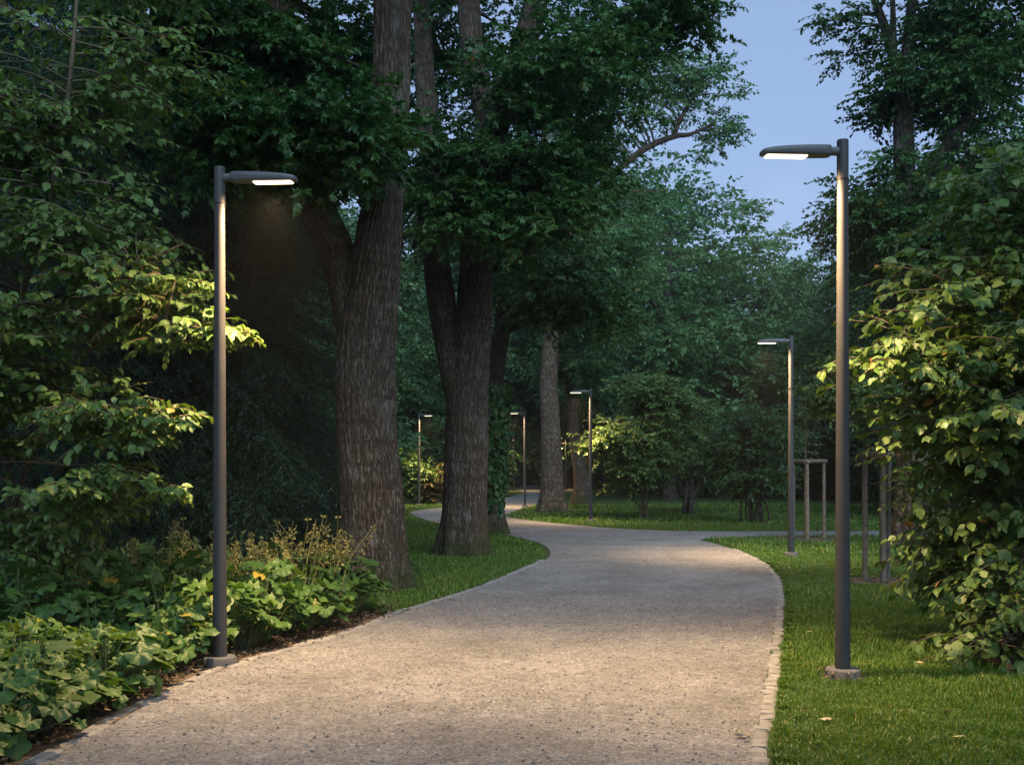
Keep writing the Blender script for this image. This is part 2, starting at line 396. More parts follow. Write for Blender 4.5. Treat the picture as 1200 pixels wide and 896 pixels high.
LEAF = {
    'tri': T([(0, 0, 0), (0.5, 0.30, 0.06), (1, 0, -0.08), (0.5, -0.30, 0.06)], [(0, 2, 1), (0, 3, 2)]),
    'needle': T([(0, 0.02, 0), (0.6, 0.09, 0), (1, 0, -0.08), (0.6, -0.09, 0), (0, -0.02, 0)], [(0, 2, 1), (0, 4, 2), (4, 3, 2)]),
    # ovate leaf: midrib + edges, drooping tip
    'ovate': T([(0, 0, 0), (0.18, 0.24, 0.05), (0.18, 0, 0), (0.18, -0.24, 0.05), (0.48, 0.34, 0.05), (0.48, 0, 0.0), (0.48, -0.34, 0.05),
                (0.78, 0.19, 0.0), (0.78, 0, -0.05), (0.78, -0.19, 0.0), (1.0, 0, -0.14)],
               [(0, 2, 1), (0, 3, 2), (1, 2, 5, 4), (2, 3, 6, 5), (4, 5, 8, 7), (5, 6, 9, 8), (7, 8, 10), (8, 9, 10)]),
    # five-lobed maple leaf
    'maple': T([(0, 0, 0), (0.05, 0.36, -0.02), (0.30, 0.22, 0.04), (0.50, 0.52, -0.05), (0.58, 0.2, 0.03), (1.0, 0, -0.12), (0.58, -0.2, 0.03), (0.50, -0.52, -0.05),
                (0.30, -0.22, 0.04), (0.05, -0.36, -0.02)],
               [(0, 2, 1), (0, 4, 2), (2, 4, 3), (0, 5, 4), (0, 6, 5), (0, 8, 6), (8, 7, 6), (0, 9, 8)]),
}
def bed_leaf():
    """broad scalloped leaf of the bed plants: centre, inner ring, rim"""
    n = 21
    a = np.linspace(-2.75, 2.75, n)
    rim = 0.52 * (1 - 0.13 * np.cos(5.2 * a + PI)) * (1 - 0.05 * np.abs(a)) * (1 + 0.06 * (np.arange(n) % 2))
    v = [(0.42, 0, 0.0)]
    for k in range(n): v.append((0.42 + 0.5 * rim[k] * math.cos(a[k]), 0.5 * rim[k] * math.sin(a[k]), 0.05 + 0.02 * math.cos(5.2 * a[k])))
    for k in range(n): v.append((0.42 + rim[k] * math.cos(a[k]), rim[k] * math.sin(a[k]), -0.02 + 0.06 * math.cos(5.2 * a[k]) - 0.05 * math.cos(a[k])))
    f = []
    for k in range(n - 1):
        f.append((0, 1 + k, 2 + k)); f.append((1 + k, 1 + n + k, 2 + n + k, 2 + k))
    return T(v, f)
LEAF['bed'] = bed_leaf()

def put_leaves(mb, pos, xdir, ndir, size, kind, rng, tint=None, wid=1.0):
    tv, tf = LEAF[kind]
    n, k = len(pos), len(tv)
    if n == 0: return
    x = norm(xdir); z = norm(ndir - x * np.sum(ndir * x, -1, keepdims=True)); y = np.cross(z, x)
    s = np.broadcast_to(np.asarray(size, float), (n,))
    wv = wid * rng.uniform(0.8, 1.15, n)
    curl = rng.uniform(-0.3, 2.3, n)
    v = pos[:, None] + s[:, None, None] * (tv[None, :, 0:1] * x[:, None] + tv[None, :, 1:2] * wv[:, None, None] * y[:, None] + tv[None, :, 2:3] * curl[:, None, None] * z[:, None])
    tn = rng.random(n) if tint is None else tint
    fs = [(np.arange(n)[:, None, None] * k + f[None]).reshape(-1, f.shape[1]) for f in tf]
    uv = np.tile(tv[:, :2], (n, 1))
    mb.add(v.reshape(-1, 3), fs, np.repeat(tn, k), uv)

UP = np.array([0, 0, 1.0])
def shoots(mb, P0, D, L, nl, size, kind, rng, droop=0.25, tilt=0.5, wid=1.0, twig=None, twig_r=0.006, flat=0.35, tint_shift=None, rare=0.004, face=0.0):
    """leafy shoots: leaves alternate along each axis"""
    n = len(P0)
    D = norm(D)
    L = np.broadcast_to(np.asarray(L, float), (n,))
    t = (np.arange(nl)[None, :] + rng.uniform(0.1, 0.9, (n, nl))) / nl
    t = 0.08 + 0.92 * t
    pos = P0[:, None] + D[:, None] * (L[:, None] * t)[..., None] - UP * (droop * L[:, None] * t * t)[..., None]
    ax = norm(D[:, None] - UP * (2 * droop * t)[..., None])
    side = np.cross(ax, UP); side = norm(side + rng.normal(0, 0.25, side.shape))
    sg = np.where((np.arange(nl)[None, :] + rng.integers(0, 2, (n, 1))) % 2 == 0, 1.0, -1.0)
    ld = ax * (0.35 + 0.6 * t)[..., None] + side * (sg * (1.05 - 0.55 * t))[..., None] - UP * flat * rng.uniform(0.2, 1.4, (n, nl, 1)) + rng.normal(0, 0.3, (n, nl, 3))
    nd = UP + rng.normal(0, tilt, (n, nl, 3)) + side * sg[..., None] * 0.15 + (face * D * [1, 1, 0])[:, None]
    sz = size * rng.uniform(0.5, 1.25, (n, nl)) * (1.12 - 0.5 * t)
    ld = norm(ld)
    pos = pos + ld * (sz * 0.2)[..., None]
    tn = rng.random((n, nl)) * 0.75 + rng.random((n, 1)) * 0.25
    if tint_shift is not None:
        tn = np.clip(tn + tint_shift[:, None], 0, 0.955); tn[rng.random(tn.shape) < rare] = 1.0
    put_leaves(mb, pos.reshape(-1, 3), ld.reshape(-1, 3), nd.reshape(-1, 3), sz.ravel(), kind, rng, tn.ravel(), wid)
    if twig is not None:
        thin_tubes(twig, P0, P0 + D * L[:, None] * 0.5, P0 + D * L[:, None] - UP * (droop * L)[:, None], twig_r, twig_r * 0.35)

def ellipsoid_lumps(rng, c, r, n, shell=0.45, low=-1.0):
    """n points in an ellipsoid, biased to the shell, uneven"""
    out = []
    while len(out) < n:
        d = norm(rng.normal(0, 1, 3))
        if d[2] < low: continue
        k = rng.random() ** shell
        out.append(np.asarray(c) + np.asarray(r) * d * k * (0.85 + 0.35 * rng.random()))
    return np.array(out)

class Tree:
    """a tree: limbs (tubes), leafy lumps linked to the limbs"""
    def __init__(s, seed, base):
        s.rng = RNG(seed); s.seed = seed; s.base = np.asarray(base, float)
        s.trunk, s.crown, s.pts, s.rads = MB(), MB(), [], []
        s.limb_mbs = []
    def limb(s, pts, rad, nseg=16, per=8, flare=None, ridge=0.0, cap=False, wig=0.0, mb=None):
        p = smooth_line(pts, per); 
        tt = np.linspace(0, 1, len(p)); r = np.interp(tt, np.linspace(0, 1, len(rad)), rad)
        if wig: p = p + np.stack([vnoise(np.stack([tt * 5, tt * 0 + k, tt * 0], -1), s.seed + k) * wig * np.minimum(1, tt * 4) for k in range(3)], -1)
        tube(mb or s.trunk, p, r, nseg, flare=flare, ridge=ridge, seed=s.seed, cap=cap)
        s.pts.append(p[len(p) // 6:]); s.rads.append(r[len(p) // 6:])
        return p
    def lumps(s, lumps, rad, nsh, nl, size, kind, L=(0.5, 0.9), link=True, droop=0.2, twig=False, outc=None, tilt=0.5, wid=1.0, flatten=0.55, br=0.018, tint_shift=0.0, nseg=5, face=0.0, flat=0.35, shrink=1.0):
        rng = s.rng
        n = len(lumps)
        if link and s.pts:
            P = np.concatenate(s.pts); R = np.concatenate(s.rads)
            for c in lumps:
                d = P - c
                cost = np.linalg.norm(d, axis=1) + np.maximum(d[:, 2], 0) * 1.5
                i = int(np.argmin(cost)); q = P[i]
                dist = np.linalg.norm(c - q)
                mid = (q + c) / 2 + UP * dist * 0.12 + rng.normal(0, 0.08 * dist, 3)
                r0 = min(R[i] * 0.6, br + 0.014 * dist)
                thin_tubes(s.trunk, q[None], mid[None], c[None], r0, max(0.25 * r0, 0.006), nseg=nseg, k=7)
        rr = np.broadcast_to(np.asarray(rad, float), (n,))
        c = np.repeat(lumps, nsh, 0); rs = np.repeat(rr, nsh)
        off = rng.normal(0, 1, (len(c), 3)); off[:, 2] *= flatten; 
        d = norm(off)
        P0 = c + d * (rs * rng.uniform(0.0, 0.75, len(c)))[:, None]
        dd = d.copy()
        if outc is not None:
            dd = d + 0.6 * norm(c - outc)
        dd[:, 2] = dd[:, 2] * 0.5 + 0.1
        Ls = rs * rng.uniform(L[0], L[1], len(c))
        ts = np.repeat(rng.uniform(-0.25, 0.25, n), nsh) + tint_shift
        shoots(s.crown, P0, dd, Ls, nl, size, kind, rng, droop, tilt, wid, s.trunk if twig else None, 0.007, tint_shift=ts, face=face, flat=flat)
    def finish(s, name, label, cat, bark, leaf, group=None, crown_name='crown', trunk_name='trunk'):
        o = thing(name, label, cat, s.base, group)
        if s.trunk.v: s.trunk.build(trunk_name, M[bark], o, s.base)
        for nm, mb in s.limb_mbs: mb.build(nm, M[bark], o, s.base)
        if s.crown.v: s.crown.build(crown_name, M[leaf], o, s.base, smooth=False)
        return o

# ------------------------------------------------------------------ camera, world, light
cam = bpy.data.cameras.new('camera'); co = bpy.data.objects.new('camera', cam); COL.objects.link(co)
co.location = (0, 0, CH); co.rotation_euler = (PI / 2, 0, 0)
cam.sensor_width = 36; cam.lens = 36 * F / 1200
cam.shift_y = (HY - 448) / 1200
cam.clip_end = 2000
scene.camera = co

SUN_EL, SUN_ROT, SKY = math.radians(32.0), math.radians(165), 0.14
w = bpy.data.worlds.new('World'); scene.world = w; w.use_nodes = True
nt = w.node_tree; nt.nodes.clear()
wo = nt.nodes.new('ShaderNodeOutputWorld'); bg = nt.nodes.new('ShaderNodeBackground'); sky = nt.nodes.new('ShaderNodeTexSky')
sky.sky_type = 'NISHITA'; sky.sun_disc = False; sky.sun_elevation = SUN_EL; sky.sun_rotation = SUN_ROT
sky.air_density = 1.0; sky.dust_density = 0.5; sky.ozone_density = 4.0
bg.inputs[1].default_value = SKY
gmn = nt.nodes.new('ShaderNodeGamma'); gmn.inputs[1].default_value = 0.3      # an even dusk sky: little falloff from horizon to zenith
nt.links.new(sky.outputs[0], gmn.inputs[0])
skc = mix_col(nt, gmn.outputs[0], (2.17, 2.62, 3.55), 1.0, 'MULTIPLY')
nt.links.new(skc, bg.inputs[0]); nt.links.new(bg.outputs[0], wo.inputs[0])
sd = bpy.data.lights.new('sun', 'SUN'); sd.energy = 5.0; sd.angle = math.radians(60); sd.color = (0.62, 0.83, 1.0)
so = bpy.data.objects.new('sun', sd); COL.objects.link(so)
# direction towards the sun: rotation measured clockwise from +Y
sv = Vector((math.sin(SUN_ROT) * math.cos(SUN_EL), math.cos(SUN_ROT) * math.cos(SUN_EL), math.sin(SUN_EL)))
so.rotation_euler = sv.to_track_quat('Z', 'Y').to_euler(); so.location = (0, -20, 30)

vs = scene.view_settings
vs.view_transform = 'Standard'; vs.look = 'None'; vs.exposure = 0.0; vs.gamma = 1.0; vs.use_curve_mapping = False
cy = scene.cycles
cy.use_denoising = True; cy.denoiser = 'OPENIMAGEDENOISE'
cy.max_bounces = 5; cy.diffuse_bounces = 3; cy.glossy_bounces = 2; cy.transmission_bounces = 4; cy.transparent_max_bounces = 4
cy.caustics_reflective = False; cy.caustics_refractive = False; cy.sample_clamp_indirect = 6.0
cy.use_adaptive_sampling = True; cy.adaptive_threshold = 0.01

# ------------------------------------------------------------------ ground, path, kerb
LEFT_PX = [(45, 896), (250, 790), (400, 745), (480, 715), (560, 690), (610, 670), (639, 656), (645, 647), (634, 637), (607, 629.5), (586, 625), (550, 619.5),
           (517, 614), (496, 608), (485, 603.5), (481, 600.5), (492, 597.5), (520, 594.5), (550, 591), (573, 587.5), (590, 583.5), (606, 579.5), (613, 577), (611, 575), (601, 573.2), (588, 572.3)]
FAR_PX = [(570, 571), (575, 568.5), (640, 569), (720, 569.5), (700, 571.5), (668, 574), (652, 578), (641, 586), (629, 591), (614, 595), (599, 600.5), (592, 603.5), (597, 606), (614, 609), (650, 613), (700, 617.5),
          (760, 621), (830, 622.3), (1040, 622), (1500, 620.5)]
RIGHT_PX = [(1500, 626.5), (1040, 627.6), (905, 628.6), (842, 630), (821, 632.6), (836, 636.5), (862, 645), (888, 658), (903, 672), (910, 690), (908.5, 720), (903, 760), (897, 800), (890, 840), (882, 896)]
left = [np.array([-2.75, 2.0, 0]), np.array([-2.7, 4.0, 0])] + [G(*p) for p in LEFT_PX]
far = [G(*p) for p in FAR_PX]
right = [G(*p) for p in RIGHT_PX] + [np.array([1.0, 4.0, 0]), np.array([0.85, 2.0, 0])]
LEFT = smooth_line(left, 8); FARL = smooth_line(far, 6); RIGHT = smooth_line(right, 8)
PATH = np.concatenate([LEFT, FARL, RIGHT])[:, :2]

def inside(P, poly):
    x, y = P[:, 0], P[:, 1]; r = np.zeros(len(P), bool)
    a = poly; b = np.roll(poly, -1, 0)
    for (x0, y0), (x1, y1) in zip(a, b):
        if y0 == y1: continue
        c = ((y0 > y) != (y1 > y)) & (x < (x1 - x0) * (y - y0) / (y1 - y0) + x0)
        r ^= c
    return r

def structure(o):
    o['kind'] = 'structure'; return o
def stuff(o):
    o['kind'] = 'stuff'; return o

def sheet(name, poly, z, mat):
    me = bpy.data.meshes.new(name)
    tri = geometry.tessellate_polygon([[Vector((p[0], p[1], 0)) for p in poly]])
    me.from_pydata([(p[0], p[1], z) for p in poly], [], [tuple(t) for t in tri])
    me.update()
    # face up
    if len(me.polygons) and sum(p.normal.z * p.area for p in me.polygons) < 0: me.flip_normals()
    me.materials.append(mat)
    o = bpy.data.objects.new(name, me); COL.objects.link(o)
    return o

mb = MB()
gx = np.concatenate([np.linspace(-420, -45, 8), np.linspace(-40, 40, 41), np.linspace(45, 420, 8)]); gy = np.concatenate([np.linspace(-60, -5, 4), np.linspace(0, 100, 51), np.linspace(110, 480, 8)])
X, Y = np.meshgrid(gx, gy, indexing='ij'); 
V = np.stack([X, Y, X * 0], -1).reshape(-1, 3)
i, j = np.meshgrid(np.arange(len(gx) - 1), np.arange(len(gy) - 1), indexing='ij'); m_ = len(gy)
mb.add(V, np.stack([i * m_ + j, (i + 1) * m_ + j, (i + 1) * m_ + j + 1, i * m_ + j + 1], -1).reshape(-1, 4))
structure(mb.build('ground', M['ground']))
structure(sheet('gravel_path', PATH, 0.008, M['gravel']))

# soil under the bed, and under the hazel
bed_soil = [(-2.55, 3.5), (-2.45, 5.5), (-2.30, 6.6), (-2.18, 8.2), (-1.7, 9.4), (-1.28, 10.7), (-1.75, 12.2), (-3.5, 13.5), (-12, 15.0), (-12, 3.5)]
bed_poly = smooth_line([(x, y, 0) for x, y in bed_soil], 5, True)[:, :2]
structure(sheet('bed_soil', bed_poly, 0.004, M['soil']))
hz = [(4.2, 10.0), (3.9, 8.9), (4.2, 8.0), (5.0, 7.2), (6, 6.8), (9, 7), (9, 14), (6, 13.0), (4.8, 11.4)]
hz_poly = smooth_line([(x, y, 0) for x, y in hz], 5, True)[:, :2]
structure(sheet('shrub_soil', hz_poly, 0.004, M['soil']))

def stones(mb, line, wid, length, gap, z, rng, off=0.0, jit=0.01, skip=0.0):
    d = np.concatenate([[0], np.cumsum(np.linalg.norm(np.diff(line[:, :2], axis=0), axis=1))])
    s = 0.0
    while s < d[-1] - length:
        ln = length * rng.uniform(0.75, 1.3)
        if rng.random() > skip:
            p0 = np.array([np.interp(s, d, line[:, 0]), np.interp(s, d, line[:, 1])]); p1 = np.array([np.interp(s + ln, d, line[:, 0]), np.interp(s + ln, d, line[:, 1])])
            t = norm((p1 - p0)[None])[0]; nrm = np.array([t[1], -t[0]])
            c = (p0 + p1) / 2 + nrm * (off + rng.normal(0, jit)); hl, hw, h = ln / 2, wid / 2 * rng.uniform(0.88, 1.1), z * rng.uniform(0.6, 1.25)
            e = 0.018
            vs_ = []
            for k, (a, zz) in enumerate(((0, -0.05), (0, h - 0.012), (e, h))):
                for sx_, sy_ in ((-1, -1), (1, -1), (1, 1), (-1, 1)):
                    q = c + t * sx_ * (hl - a) + nrm * sy_ * (hw - a) + rng.normal(0, 0.006, 2)
                    vs_.append((q[0], q[1], zz + rng.normal(0, 0.002)))
            f = [(8, 9, 10, 11)]
            for r in (0, 4):
                for k in range(4): f.append((r + k, r + (k + 1) % 4, r + 4 + (k + 1) % 4, r + 4 + k))
            mb.add(np.array(vs_), np.array(f), rng.random())
        s += ln + gap

rg = RNG(3)
kb = MB()
rk = RIGHT[::-1]
rk = rk[(rk[:, 1] < 21.5) & (rk[:, 0] < 4.35)]
stones(kb, rk, 0.105, 0.15, 0.014, 0.012, rg, off=0.040)
lk = LEFT[(LEFT[:, 1] < 19.0)]
lk = lk[:np.argmax(lk[:, 1]) + 1]
stones(kb, lk, 0.10, 0.24, 0.014, 0.016, rg, off=-0.055)
structure(kb.build('kerb', M['kerb'], smooth=False))

# ------------------------------------------------------------------ grass
MULCH = [(G(951, 632), 0.75), (G(1030, 681), 0.55)]
TRUNKS = []
def lawn_points(rng, n, d0, d1, xm):
    y = np.sqrt(rng.uniform(d0 * d0, d1 * d1, n))
    x = rng.uniform(-1, 1, n) * xm * y
    P = np.stack([x, y], -1)
    k = ~inside(P, PATH) & ~inside(P - [.11, 0], PATH) & ~inside(P + [.12, 0], PATH) & ~((P[:, 1] < 10.9) & (P[:, 0] < -1.1)) & ~inside(P, bed_poly) & ~inside(P, hz_poly)
    for c, r in MULCH: k &= (np.hypot(P[:, 0] - c[0], P[:, 1] - c[1]) > r * rng.uniform(0.7, 1.1, n))
    for c, r in TRUNKS: k &= (np.hypot(P[:, 0] - c[0], P[:, 1] - c[1]) > r)
    return P[k]

def blades(mb, P, h, wd, rng):
    n = len(P)
    clump = vnoise(np.stack([P[:, 0] * 1.3, P[:, 1] * 1.3, P[:, 0] * 0], -1), 4)
    c2 = vnoise(np.stack([P[:, 0] * 6, P[:, 1] * 6, P[:, 0] * 0], -1), 5)
    H = h * rng.uniform(0.5, 1.25, n) * (1 + 0.35 * clump + 0.35 * c2)
    a = rng.uniform(0, 2 * PI, n); dirv = np.stack([np.cos(a), np.sin(a), a * 0], -1)
    lean = rng.uniform(0.1, 1.0, n)
    side = np.stack([-np.sin(a), np.cos(a), a * 0], -1) * (wd * rng.uniform(0.6, 1.3, n))[:, None]
    b = np.concatenate([P, np.full((n, 1), -0.005)], 1)
    m = b + dirv * (H * lean * 0.35)[:, None] + UP * (H * 0.62)[:, None]
    t = b + dirv * (H * lean * 1.0)[:, None] + UP * (H * (1.05 - 0.35 * lean))[:, None]
    v = np.stack([b - side / 2, b + side / 2, m - side * 0.42, m + side * 0.42, t], 1).reshape(-1, 3)
    k = np.arange(n)[:, None] * 5
    tn = np.clip(rng.random(n) * 0.8 + 0.12 + 0.15 * clump, 0, 1); tn[rng.random(n) < 0.025] = 1.0
    mb.add(v, [k + np.array([[0, 1, 3, 2]]), k + np.array([[2, 3, 4]])], np.repeat(tn, 5), np.full((n * 5, 2), 0.5))

# ------------------------------------------------------------------ street lamps
def loft(mb, secs, n=20, p=4.0, cap=True):
    """rounded-rectangle sections (x, half width, z top, z bottom) along x"""
    a = np.linspace(0, 2 * PI, n, endpoint=False)
    rings = []
    for x, hw, zt, zb in secs:
        ca, sa = np.cos(a), np.sin(a)
        yy = hw * np.sign(ca) * np.abs(ca) ** (2 / p)
        zc, hz_ = (zt + zb) / 2, (zt - zb) / 2
        zz = zc + hz_ * np.sign(sa) * np.abs(sa) ** (2 / p)
        rings.append(np.stack([np.full(n, x), yy, zz], -1))
    v = np.concatenate(rings); m = len(secs)
    i, j = np.meshgrid(np.arange(m - 1), np.arange(n), indexing='ij')
    f = np.stack([i * n + j, i * n + (j + 1) % n, (i + 1) * n + (j + 1) % n, (i + 1) * n + j], -1).reshape(-1, 4)
    mb.add(v, f)
    if cap:
        for e in (0, m - 1):
            c = rings[e].mean(0); k = np.arange(n)
            ff = np.stack([k, (k + 1) % n, np.full(n, n)], -1)
            mb.add(np.concatenate([rings[e], [c]]), ff if e else ff[:, ::-1])

def box(mb, lo, hi, tint=0.5):
    x0, y0, z0 = lo; x1, y1, z1 = hi
    v = np.array([(x0, y0, z0), (x1, y0, z0), (x1, y1, z0), (x0, y1, z0), (x0, y0, z1), (x1, y0, z1), (x1, y1, z1), (x0, y1, z1)])
    mb.add(v, np.array([(0, 3, 2, 1), (4, 5, 6, 7), (0, 1, 5, 4), (1, 2, 6, 5), (2, 3, 7, 6), (3, 0, 4, 7)]), tint)

POOL, SPREAD = 1450.0, 620.0
def make_lamp():
    t = thing('street_lamp', 'x', 'street lamp')
    b = MB()
    tube(b, [(0, 0, -0.05), (0, 0, 0.062), (0, 0, 0.074), (0, 0, 0.0741)], [0.130, 0.130, 0.121, 0.05], 40)
    b.build('base_ring', M['concrete'], t)
    b = MB(); z = np.linspace(0.05, 3.74, 12); tube(b, np.stack([z * 0, z * 0, z], -1), np.interp(z, [0, 3.74], [0.0575, 0.041]), 32)
    b.build('pole', M['pole'], t)
    b = MB(); tube(b, [(0, 0, 3.70), (0, 0, 3.702), (0, 0, 3.712), (0, 0, 3.72), (0, 0, 3.99), (0, 0, 4.0), (0, 0, 4.001)], [0.040, 0.0455, 0.0455, 0.0438, 0.0438, 0.040, 0.001], 32)
    b.build('sleeve', M['pole'], t)
    b = MB(); loft(b, [(0.035, 0.028, 3.944, 3.884), (0.112, 0.028, 3.944, 3.884)], 16)
    b.build('neck', M['housing'], t)
    b = MB()
    secs = [(0.100, 0.040, 3.950, 3.876), (0.103, 0.048, 3.954, 3.872), (0.13, 0.056, 3.955, 3.870), (0.20, 0.062, 3.953, 3.869), (0.30, 0.064, 3.949, 3.869), (0.42, 0.064, 3.942, 3.869),
            (0.52, 0.062, 3.933, 3.869), (0.58, 0.059, 3.924, 3.869), (0.615, 0.052, 3.915, 3.870), (0.633, 0.040, 3.905, 3.873), (0.640, 0.020, 3.896, 3.878)]
    loft(b, secs, 24, 4.5)
    h = b.build('lamp_head', M['housing'], t)
    b = MB(); loft(b, [(0.285, 0.040, 3.873, 3.864), (0.30, 0.047, 3.873, 3.862), (0.585, 0.045, 3.873, 3.862), (0.60, 0.036, 3.873, 3.864)], 16, 6)
    l = b.build('lens', M['lens'], h)
    for nm, en, deg, bl in (('led_pool', POOL, 90, 1.0), ('led_spread', SPREAD, 168, 0.7)):
        sp = bpy.data.lights.new(nm, 'SPOT'); sp.energy = en; sp.spot_size = math.radians(deg); sp.spot_blend = bl; sp.shadow_soft_size = 0.05; sp.color = LAMP_COL
        so_ = bpy.data.objects.new(nm, sp); COL.objects.link(so_); so_.parent = h; so_.location = (0.44, 0, 3.80)
    return t

# (base pixel x, base pixel y, direction of the arm in degrees, label)
LAMPS = [
    (257.5, 779.0, -4, 'grey street lamp rising from the leafy bed on the left edge of the path'),
    (987.5, 794.0, 184, 'tall grey street lamp in the lawn beside the big-leaved hazel shrub'),
    (927.0, 651.5, 181, 'slim street lamp on the lawn beside the wooden frames of the young trees'),
    (692.0, 611.0, 180, 'small street lamp on the grass corner beside the lit round bush'),
    (615.0, 594.0, 183, 'distant street lamp at the bend just left of the tree with the long bare limb'),
    (491.0, 592.0, -20, 'distant street lamp beside the brown bush, seen between the two big trunks'),
    (602.0, 575.0, 170, 'farthest bare lamp pole at the wood edge, its head lost in leaves'),
    (663.0, 574.0, 178, 'far thin lamp pole just behind the mossy dark trunk'),
]
lamp0 = make_lamp()
LAMP_XY = []
for k, (px, py, a, lab) in enumerate(LAMPS):
    loc = G(px, py); LAMP_XY.append(loc)
    if k == 0:
        lamp0.location = tuple(loc); lamp0.rotation_euler = (0, 0, math.radians(a)); lamp0.scale = (1, 1, 1.008); lamp0['label'] = lab; lamp0['group'] = 'street lamps along the path'
    else:
        dup(lamp0, loc, math.radians(a), (1, 1, 1.022) if k == 1 else 1.0, lab)

def blob(tr, px, py, D, rx, ry, rD, n, shell=0.45, low=-1.0):
    return ellipsoid_lumps(tr.rng, AT(px, py, D), (rx * D / F, rD, ry * D / F), n, shell, low)
def line_px(pts):
    return [AT(*p) for p in pts]

# ------------------------------------------------------------------ great trees by the path
def big_tree_one():
    D = 14.3; k = D / F
    b = G(437, 549 + F * CH / D)
    t = Tree(11, b)
    main = line_px([(438, 689, D), (437, 640, D), (434, 560, D), (430, 470, D), (431, 380, D), (439, 310, D - 0.1), (448, 240, D - 0.1), (456, 160, D - 0.1), (459, 80, D - 0.1), (460, 0, D - 0.1), (462, -120, D), (466, -300, D)])
    t.limb([p - UP * 0.08 if i == 0 else p for i, p in enumerate(main)], [36 * k, 36 * k, 34.5 * k, 34 * k, 34 * k, 29 * k, 23.5 * k, 21.5 * k, 21 * k, 21.5 * k, 20 * k, 13 * k], 170, 32, flare=(0.40, 0.72, 5), ridge=0.032)
    L1 = MB()
    t.limb(line_px([(421, 420, D - .02), (404, 330, D), (380, 262, D), (356, 218, D + .05), (338, 165, D + .1), (328, 100, D + .1), (322, 30, D + .1), (320, -60, D + .1), (316, -220, D)]), [20 * k, 22 * k, 21 * k, 20 * k, 19 * k, 18.5 * k, 18 * k, 16 * k, 10 * k], 90, 16, ridge=0.014, mb=L1)
    L2 = MB()
    t.limb(line_px([(338, 170, D + .1), (305, 142, D), (262, 112, D - .1), (226, 93, D - .2), (198, 76, D - .2), (178, 45, D - .3), (160, 12, D - .3), (140, -30, D - .4), (110, -110, D - .4)]), [14 * k, 13 * k, 12 * k, 11 * k, 10.5 * k, 9.5 * k, 9 * k, 8 * k, 5 * k], 24, 8, ridge=0.004, mb=L2)
    t.limb_mbs = [('limb', L1), ('limb', L2)]
    L = []
    L += [(blob(t, 290, 165, 12.2, 105, 55, 1.1, 20), .55), (blob(t, 425, 168, 12.6, 75, 42, 0.9, 15), .5)]
    L += [(blob(t, 385, 70, 16.2, 70, 90, 1.6, 16), .7), (blob(t, 235, 50, 13.2, 95, 75, 1.5, 16), .65), (blob(t, 330, 60, 12.9, 60, 30, .8, 5), .5)]
    L += [(blob(t, 300, -150, 14, 280, 150, 3.0, 34), .8)]
    for lu, r in L:
        t.lumps(lu, r, 30, 15, 0.125, 'maple', twig=False, droop=0.3)
    return t.finish('old_tree', 'massive old tree with furrowed trunk and a thick limb leaning left, nearest the path', 'tree', 'bark', 'leaf_maple')

def big_tree_two():
    D = 19.7; k = D / F
    t = Tree(12, G(541, 549 + F * CH / D))
    t.limb(line_px([(543, 652, D), (544, 610, D), (545, 560, D), (547, 500, D), (550, 440, D), (555, 380, D), (558, 310, D), (560, 250, D), (568, 190, D), (582, 135, D), (600, 95, D), (615, 50, D), (628, 0, D), (645, -90, D), (655, -220, D)]),
           [27 * k, 26 * k, 25.5 * k, 25 * k, 24 * k, 22 * k, 18 * k, 17.5 * k, 18 * k, 18 * k, 17 * k, 15 * k, 14 * k, 12 * k, 8 * k], 140, 24, flare=(0.42, 0.36, 5), ridge=0.024)
    A = MB(); t.limb(line_px([(538, 470, D - .05), (528, 420, D), (518, 360, D), (512, 310, D), (509, 250, D + .2), (506, 180, D + .4), (498, 90, D + .6), (492, -40, D + .8)]), [14 * k, 16 * k, 16.5 * k, 15.5 * k, 15 * k, 14 * k, 12 * k, 9 * k], 70, 14, ridge=0.014, mb=A)
    B = MB(); t.limb(line_px([(576, 165, D + .05), (565, 120, D), (556, 75, D - .1), (550, 20, D - .2), (548, -60, D - .2), (540, -200, D - .3)]), [12 * k, 13.5 * k, 13.5 * k, 13 * k, 12 * k, 8 * k], 60, 14, ridge=0.014, mb=B)
    Cc = MB(); t.limb(line_px([(588, 140, D), (625, 118, D - .2), (665, 105, D - .5), (720, 80, D - .6), (780, 40, D - .8), (840, 10, D - 1)]), [7 * k, 6.5 * k, 5.5 * k, 4.5 * k, 3 * k, 1.5 * k], 12, 6, mb=Cc)
    t.limb_mbs = [('limb', A), ('limb', B), ('limb', Cc)]
    L = [(blob(t, 590, 235, 17.4, 95, 62, 1.4, 26), .75), (blob(t, 650, 105, 18.6, 88, 85, 2.2, 34), .85), (blob(t, 790, 2, 18.2, 55, 26, 1.4, 10), .6), (blob(t, 715, 45, 18.4, 40, 36, 1.2, 8), .65),
         (blob(t, 675, 225, 18.8, 42, 45, 1.3, 9), .7), (blob(t, 520, 60, 22.5, 70, 110, 1.5, 18), .9), (blob(t, 478, 215, 23, 34, 90, 1.3, 10), .8), (blob(t, 650, -150, 19, 250, 140, 3.5, 40), 1.0), (blob(t, 520, 215, 18, 40, 50, 1.0, 9), .65)]
    for lu, r in L:
        t.lumps(lu, r, 24, 15, 0.135, 'maple', droop=0.3)
    return t.finish('old_tree', 'dark double-stemmed old tree standing between the two bends of the path', 'tree', 'bark', 'leaf_maple')

